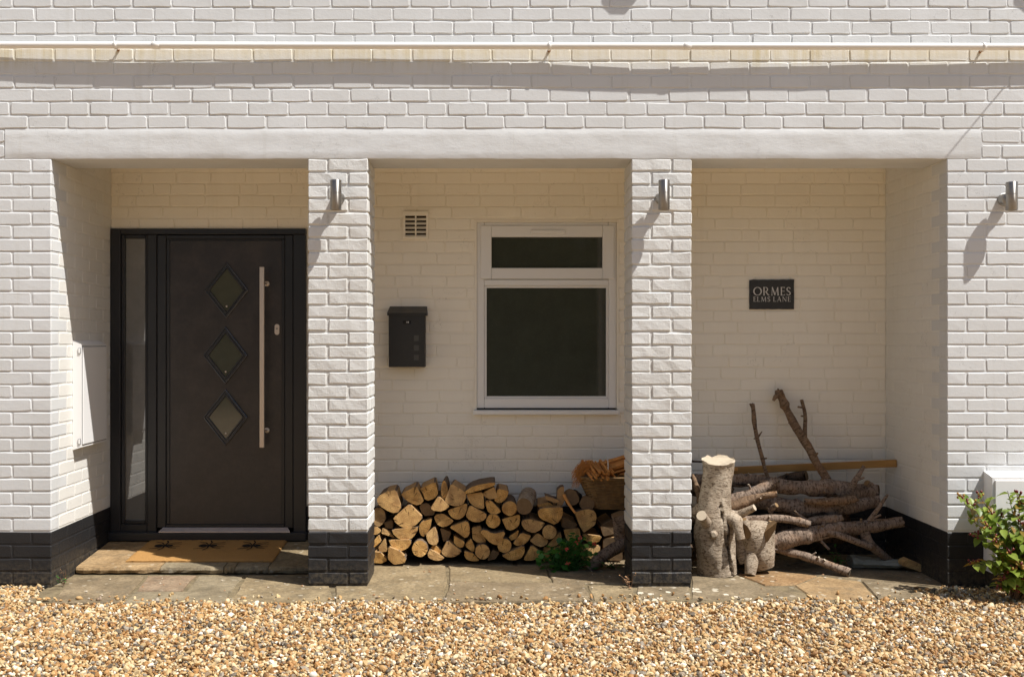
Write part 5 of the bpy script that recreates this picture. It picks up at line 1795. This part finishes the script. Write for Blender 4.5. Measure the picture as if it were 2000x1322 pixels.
# weathered timber and the split block on the right
m = MB()
a, b = W(1660, 1098, .52), W(1772, 1106, .46)
vs, fs = [], []
nx = 14
for i in range(nx + 1):
    t = i / nx
    c = a.lerp(b, t)
    hh = .040 * (1 - .45 * t) * (1 + .2 * mnoise.noise((t * 5, 0, 0)))
    for j in range(8):
        an = 2 * math.pi * j / 8
        vs.append((c.x + .01 * mnoise.noise((t * 9, j, 2)), c.y + math.cos(an) * .07 * (1 + .2 * mnoise.noise((t * 6, j, 1))), max(.003, .03 + math.sin(an) * hh * (1 + .3 * mnoise.noise((t * 8, j, 5))))))
fs = [(i * 8 + j, (i + 1) * 8 + j, (i + 1) * 8 + (j + 1) % 8, i * 8 + (j + 1) % 8) for i in range(nx) for j in range(8)] + [tuple(range(8)), tuple(range(nx * 8 + 7, nx * 8 - 1, -1))]
m.add(vs, fs)
tag(m.build('driftwood', 'grey_timber'), 'weathered grey slab of wood on the paving under the branches', 'wood')
m = MB()
pl = [W(x, y, .36) for x, y in ((1766, 1096), (1775, 1092), (1809, 1106), (1806, 1118), (1797, 1122), (1762, 1104))]
m.prism_y([(p.x, max(p.z, .004)) for p in pl], .36, .44, 0, 0)
tag(m.build('split_block', ['end_grain']), 'small split block of yellow wood beside the black plinth', 'wood')


# ------------------------------------------------------------------ plants
def leaf_mesh(name, mat, w=.5, lobes=False):
    """unit leaf along +X, folded along the midrib and drooping"""
    vs, fs = [], []
    if lobes:
        n = 11
        vs.append((0, 0, 0))
        for i in range(n):
            a = -math.pi * .9 + 2 * math.pi * .9 * i / (n - 1)
            r = .5 * (1 if i % 2 else .82)
            vs.append((.45 + r * math.cos(a), r * math.sin(a), .10 * abs(math.sin(a)) - .04))
        vs.append((.45, 0, -.03))
        fs = [(n + 1, i, i + 1) for i in range(1, n)] + [(n + 1, n, 1)]
    else:
        prof = [(0, .02), (.2, .62), (.45, 1), (.72, .72), (1, .02)]
        for x, k in prof:
            z = -.22 * x * x
            vs += [(x, -w / 2 * k, z + .10 * k * w * 2), (x, 0, z), (x, w / 2 * k, z + .10 * k * w * 2)]
        for i in range(4):
            a = i * 3
            fs += [(a, a + 3, a + 4, a + 1), (a + 1, a + 4, a + 5, a + 2)]
    me = bpy.data.meshes.new(name)
    me.from_pydata(vs, [], fs)
    me.materials.append(MAT[mat])
    for p in me.polygons: p.use_smooth = True
    return me


def put_leaf(me, parent, loc, d, size, roll, name='leaf'):
    o = bpy.data.objects.new(name, me)
    COL.objects.link(o)
    o.parent = parent
    o.location = Vector(loc) - ORIGIN[parent.name]
    d = Vector(d).normalized()
    q = d.to_track_quat('X', 'Z') @ Matrix.Rotation(roll, 4, 'X').to_quaternion()
    o.rotation_euler = q.to_euler()
    o.scale = (size, size, size)
    return o


root = G(1992, 1168)
shrub = empty('berry_shrub', root, 'leafy green shrub with dark red berry clusters in front of the white box', 'shrub')
rnd = random.Random(42)
LM = [leaf_mesh('leaf', 'leaf_shrub', .56), leaf_mesh('leaf', 'leaf_shrub', .48), leaf_mesh('leaf', 'leaf_autumn', .52)]


def SZ(x, y, d): return W(1850 + x / 4.407, 880 + y / 4.407, d)


tips = [(118, 398, -.17), (270, 385, -.20), (205, 455, -.24), (180, 575, -.20), (262, 540, -.28), (385, 530, -.24), (480, 545, -.20), (235, 720, -.26), (330, 640, -.30), (430, 620, -.32),
        (520, 690, -.34), (400, 760, -.34), (225, 965, -.28), (330, 950, -.33), (420, 930, -.36), (520, 345, -.22), (600, 370, -.26), (640, 440, -.24), (600, 560, -.28), (650, 640, -.32), (590, 720, -.34),
        (640, 800, -.34), (520, 880, -.38), (600, 930, -.38), (560, 1030, -.38), (640, 1080, -.36), (480, 1110, -.36), (440, 1165, -.34), (590, 1180, -.36), (650, 1200, -.34), (640, 990, -.40)]
for x in range(10):
    tips.append((700 + rnd.uniform(0, 330), rnd.uniform(330, 1150), rnd.uniform(-.42, -.16)))
stem_m = MB()
berries = []
for ti, (x, y, d) in enumerate(tips):
    tip = SZ(x, y, d)
    base = root + Vector((rnd.uniform(-.05, .12), rnd.uniform(-.04, .08), 0))
    mid = base.lerp(tip, .55) + Vector((rnd.uniform(-.01, .05), rnd.uniform(-.03, .02), rnd.uniform(.02, .08)))
    P, R = catmull([base, base.lerp(mid, .5) + Vector((0, 0, .02)), mid, tip], [.005, .0042, .0032, .0016], 6)
    stem_m.tube(P, R, 5, 0, None, 0, True)
    L = sum((P[i + 1] - P[i]).length for i in range(len(P) - 1))
    s, acc = .0, 0.0
    nextl = L * .30
    for i in range(len(P) - 1):
        seg = (P[i + 1] - P[i]); sl = seg.length
        while acc + sl >= nextl and nextl < L - .004:
            p = P[i].lerp(P[i + 1], (nextl - acc) / sl)
            t = seg.normalized()
            side = t.cross(Vector((rnd.uniform(-.4, .4), -.3, 1))).normalized()
            for sgn in (-1, 1):
                if rnd.random() < .12: continue
                dd = t * .45 + side * sgn * .9 + Vector((rnd.uniform(-.3, .3), rnd.uniform(-.8, 0), rnd.uniform(-.45, .25)))
                put_leaf(rnd.choice(LM[:2]) if rnd.random() > .09 else LM[2], shrub, p, dd, rnd.uniform(.050, .090), rnd.uniform(-.5, .5))
            nextl += rnd.uniform(.022, .034)
        acc += sl
    if rnd.random() < .62 or ti in (0, 1, 5, 7, 12): berries.append((tip, seg.normalized()))
stem_m.build('stems', 'stem_wood', shrub)
for tip, t in berries:
    m = MB()
    for k in range(rnd.randrange(6, 11)):
        p = tip + Vector((rnd.uniform(-.022, .022), rnd.uniform(-.02, .012), rnd.uniform(-.016, .024)))
        r = rnd.uniform(.005, .008)
        m.lathe([(0, -r * 1.1), (r * .75, -r * .7), (r, 0), (r * .7, r * .8), (0, r * 1.25)], p, 'Z', 7, 0 if rnd.random() < .6 else 1)
        m.tube([tip - t * .01, p], .0009, 3, 1)
    m.build('berry_cluster', ['berry_red', 'berry_gold'], shrub)

ger = empty('geranium', LZ(1500, 985, .40), 'green geranium with small red flowers in front of the firewood', 'plant')
ger.location.z = 0; ORIGIN[ger.name] = Vector(ger.location)
GM = [leaf_mesh('leaf', 'leaf_geranium', .9, True), leaf_mesh('leaf', 'leaf_bright', .9, True)]
stem_m = MB()
gb_ = Vector(ger.location)
for k in range(190):
    a = rnd.random() * math.pi
    x = rnd.gauss(1500, 110); x = min(max(x, 1285), 1735)
    top = 690 + abs(x - 1545) * .5
    if x < 1430: top = max(top, 800)
    y = rnd.uniform(top, 975)
    dp = rnd.uniform(.36, .52)
    p = LZ(x, y, dp)
    if p.z < .012: p.z = .012
    b = gb_ + Vector((rnd.uniform(-.08, .06), rnd.uniform(-.02, .06), 0))
    stem_m.tube([b, b.lerp(p, .6) + Vector((0, 0, .01)), p], [.0022, .0018, .0012], 4)
    put_leaf(GM[0], ger, p, (rnd.uniform(-1, 1), rnd.uniform(-1.2, .1), rnd.uniform(-.4, .5)), rnd.uniform(.028, .050), rnd.uniform(-.8, .8))
put_leaf(GM[1], ger, LZ(1625, 775, .36), (.5, -.6, -.6), .035, .2)
put_leaf(GM[1], ger, LZ(1618, 745, .37), (.3, -.5, .3), .022, -.4)
stem_m.build('stems', 'leaf_geranium', ger)
for x, y in ((1565, 765), (1590, 730), (1490, 820), (1495, 920), (1690, 772)):
    p = LZ(x, y, .35)
    m = MB()
    for k in range(9):
        q = p + Vector((rnd.uniform(-.010, .010), rnd.uniform(-.006, .006), rnd.uniform(-.007, .007)))
        a = rnd.random() * 6
        u = Vector((math.cos(a), -.3, math.sin(a))) * .008
        v_ = Vector((-math.sin(a), -.2, math.cos(a))) * .007
        m.add([q, q + u * .6 + v_ * .6, q + u * 1.2, q + u * .6 - v_ * .6], [(0, 1, 2, 3)])
    m.tube([p, p + Vector((0, .02, -.05))], .0012, 4, 1)
    m.build('flower', ['petal', 'leaf_geranium'], ger)


def weed(name, base, n, h, spread, mat, label, size, lean=(0, 0)):
    base = Vector(base)
    t = empty(name, base, label, 'weed')
    m = MB()
    lm = leaf_mesh('leaf', mat, .5)
    for k in range(n):
        tip = base + Vector((rnd.gauss(0, spread) + lean[0], rnd.gauss(0, spread * .6) + lean[1], h * rnd.uniform(.3, 1)))
        m.tube([base + Vector((rnd.uniform(-.012, .012), rnd.uniform(-.01, .01), 0)), base.lerp(tip, .6) + Vector((0, 0, .01)), tip], [.0016, .0013, .0008], 4)
        for q in range(3):
            p = base.lerp(tip, .5 + .25 * q)
            put_leaf(lm, t, p, (rnd.uniform(-1, 1), rnd.uniform(-1, .4), rnd.uniform(-.2, .6)), size * rnd.uniform(.6, 1.2), rnd.uniform(-.6, .6))
    m.build('stems', 'stem_wood', t)


weed('weed', G(124, 1143), 5, .06, .02, 'leaf_geranium', 'small green weed at the foot of the pier by the step', .018)
weed('weed', G(128, 1136), 3, .10, .008, 'dead_leaf', 'thin brown seedling standing at the pier by the step', .012)
weed('weed', G(1229, 1147), 9, .09, .028, 'dead_leaf', 'dried brown weed at the base of the pillar by the firewood', .016)
weed('weed', W(1640, 1108, .50) * 1.0, 14, .12, .05, 'leaf_geranium', 'dark green weed growing under the branches', .03)
weed('weed', G(1196, 1112), 10, .07, .05, 'leaf_geranium', 'low green weed below the leaning grey log', .026)

# dead leaves, twigs and stray stones on the paving
m = MB()
for k in range(90):
    z = random.random()
    p = G(random.uniform(120, 1820), random.uniform(1104, 1168))
    if p.x < XL + .1 and p.y < .05: continue
    if -1.06 < p.x < -.69 and p.y > -.02: continue
    if .76 < p.x < 1.13 and p.y > -.02: continue
    if p.x < -1.0 and p.y > .28: continue
    r = random.uniform(.004, .010)
    mi = 0 if z < .5 else 1
    ph = random.random() * 6
    pts = [(p.x + r * math.cos(ph + a) * random.uniform(.6, 1.3), p.y + r * math.sin(ph + a) * random.uniform(.6, 1.3), .006) for a in (0, 1.2, 2.5, 3.7, 5)]
    b = [(x, y, .004) for x, y, zz in pts]
    top = (p.x, p.y, .006 + r * .5)
    m.add(b + [top], [(i, (i + 1) % 5, 5) for i in range(5)], mi)
o = m.build('debris', ['cut_wood', 'dead_leaf'])
tag(o, 'scattered dead leaves, chips and stray pebbles on the flagstones', 'debris', kind='stuff')

# ------------------------------------------------------------------ hedge across the drive, seen only as a reflection in the panes
hedge = empty('hedge', (0, -15.5, 0), 'tall green hedge across the drive, seen only mirrored in the panes', 'hedge')
m = MB()
vs, fs = [], []
nx, nz = 40, 10
for i in range(nx + 1):
    for j in range(nz + 1):
        x = -22 + 44 * i / nx; z = 4.6 * j / nz
        vs.append((x, -15.2 + .5 * mnoise.noise((x * .7, z, 0)), z * (1 + .12 * mnoise.noise((x * .5, 0, 3)))))
fs = [(i * (nz + 1) + j, i * (nz + 1) + j + 1, (i + 1) * (nz + 1) + j + 1, (i + 1) * (nz + 1) + j) for i in range(nx) for j in range(nz)]
top = [vs[i * (nz + 1) + nz] for i in range(nx + 1)]
m.add(vs, fs)
m.add(top + [(x, -16.8, z) for x, y, z in top], [(i, i + 1, nx + 2 + i, nx + 1 + i) for i in range(nx)])
m.build('body', 'leaf_hedge', hedge)
n = 26000
X = NPR.uniform(-22, 22, n); Zc = 4.7 * NPR.uniform(0, 1, n) ** .8; Yc = -15.1 + NPR.uniform(-.3, .5, n)
A = NPR.normal(size=(n, 3)); A /= np.linalg.norm(A, axis=1)[:, None]
B = np.cross(A, NPR.normal(size=(n, 3))); B /= np.linalg.norm(B, axis=1)[:, None]
c = np.stack([X, Yc, Zc], 1); s = NPR.uniform(.05, .12, (n, 1))
V = np.stack([c - A * s, c + B * s * .5, c + A * s, c - B * s * .5], 1).reshape(-1, 3)
me = bpy.data.meshes.new('foliage')
me.from_pydata(V.tolist(), [], np.arange(n * 4).reshape(-1, 4).tolist())
me.materials.append(MAT['leaf_hedge'])
o = bpy.data.objects.new('foliage', me)
link(o, hedge, (0, 0, 0))
o['kind'] = 'stuff'
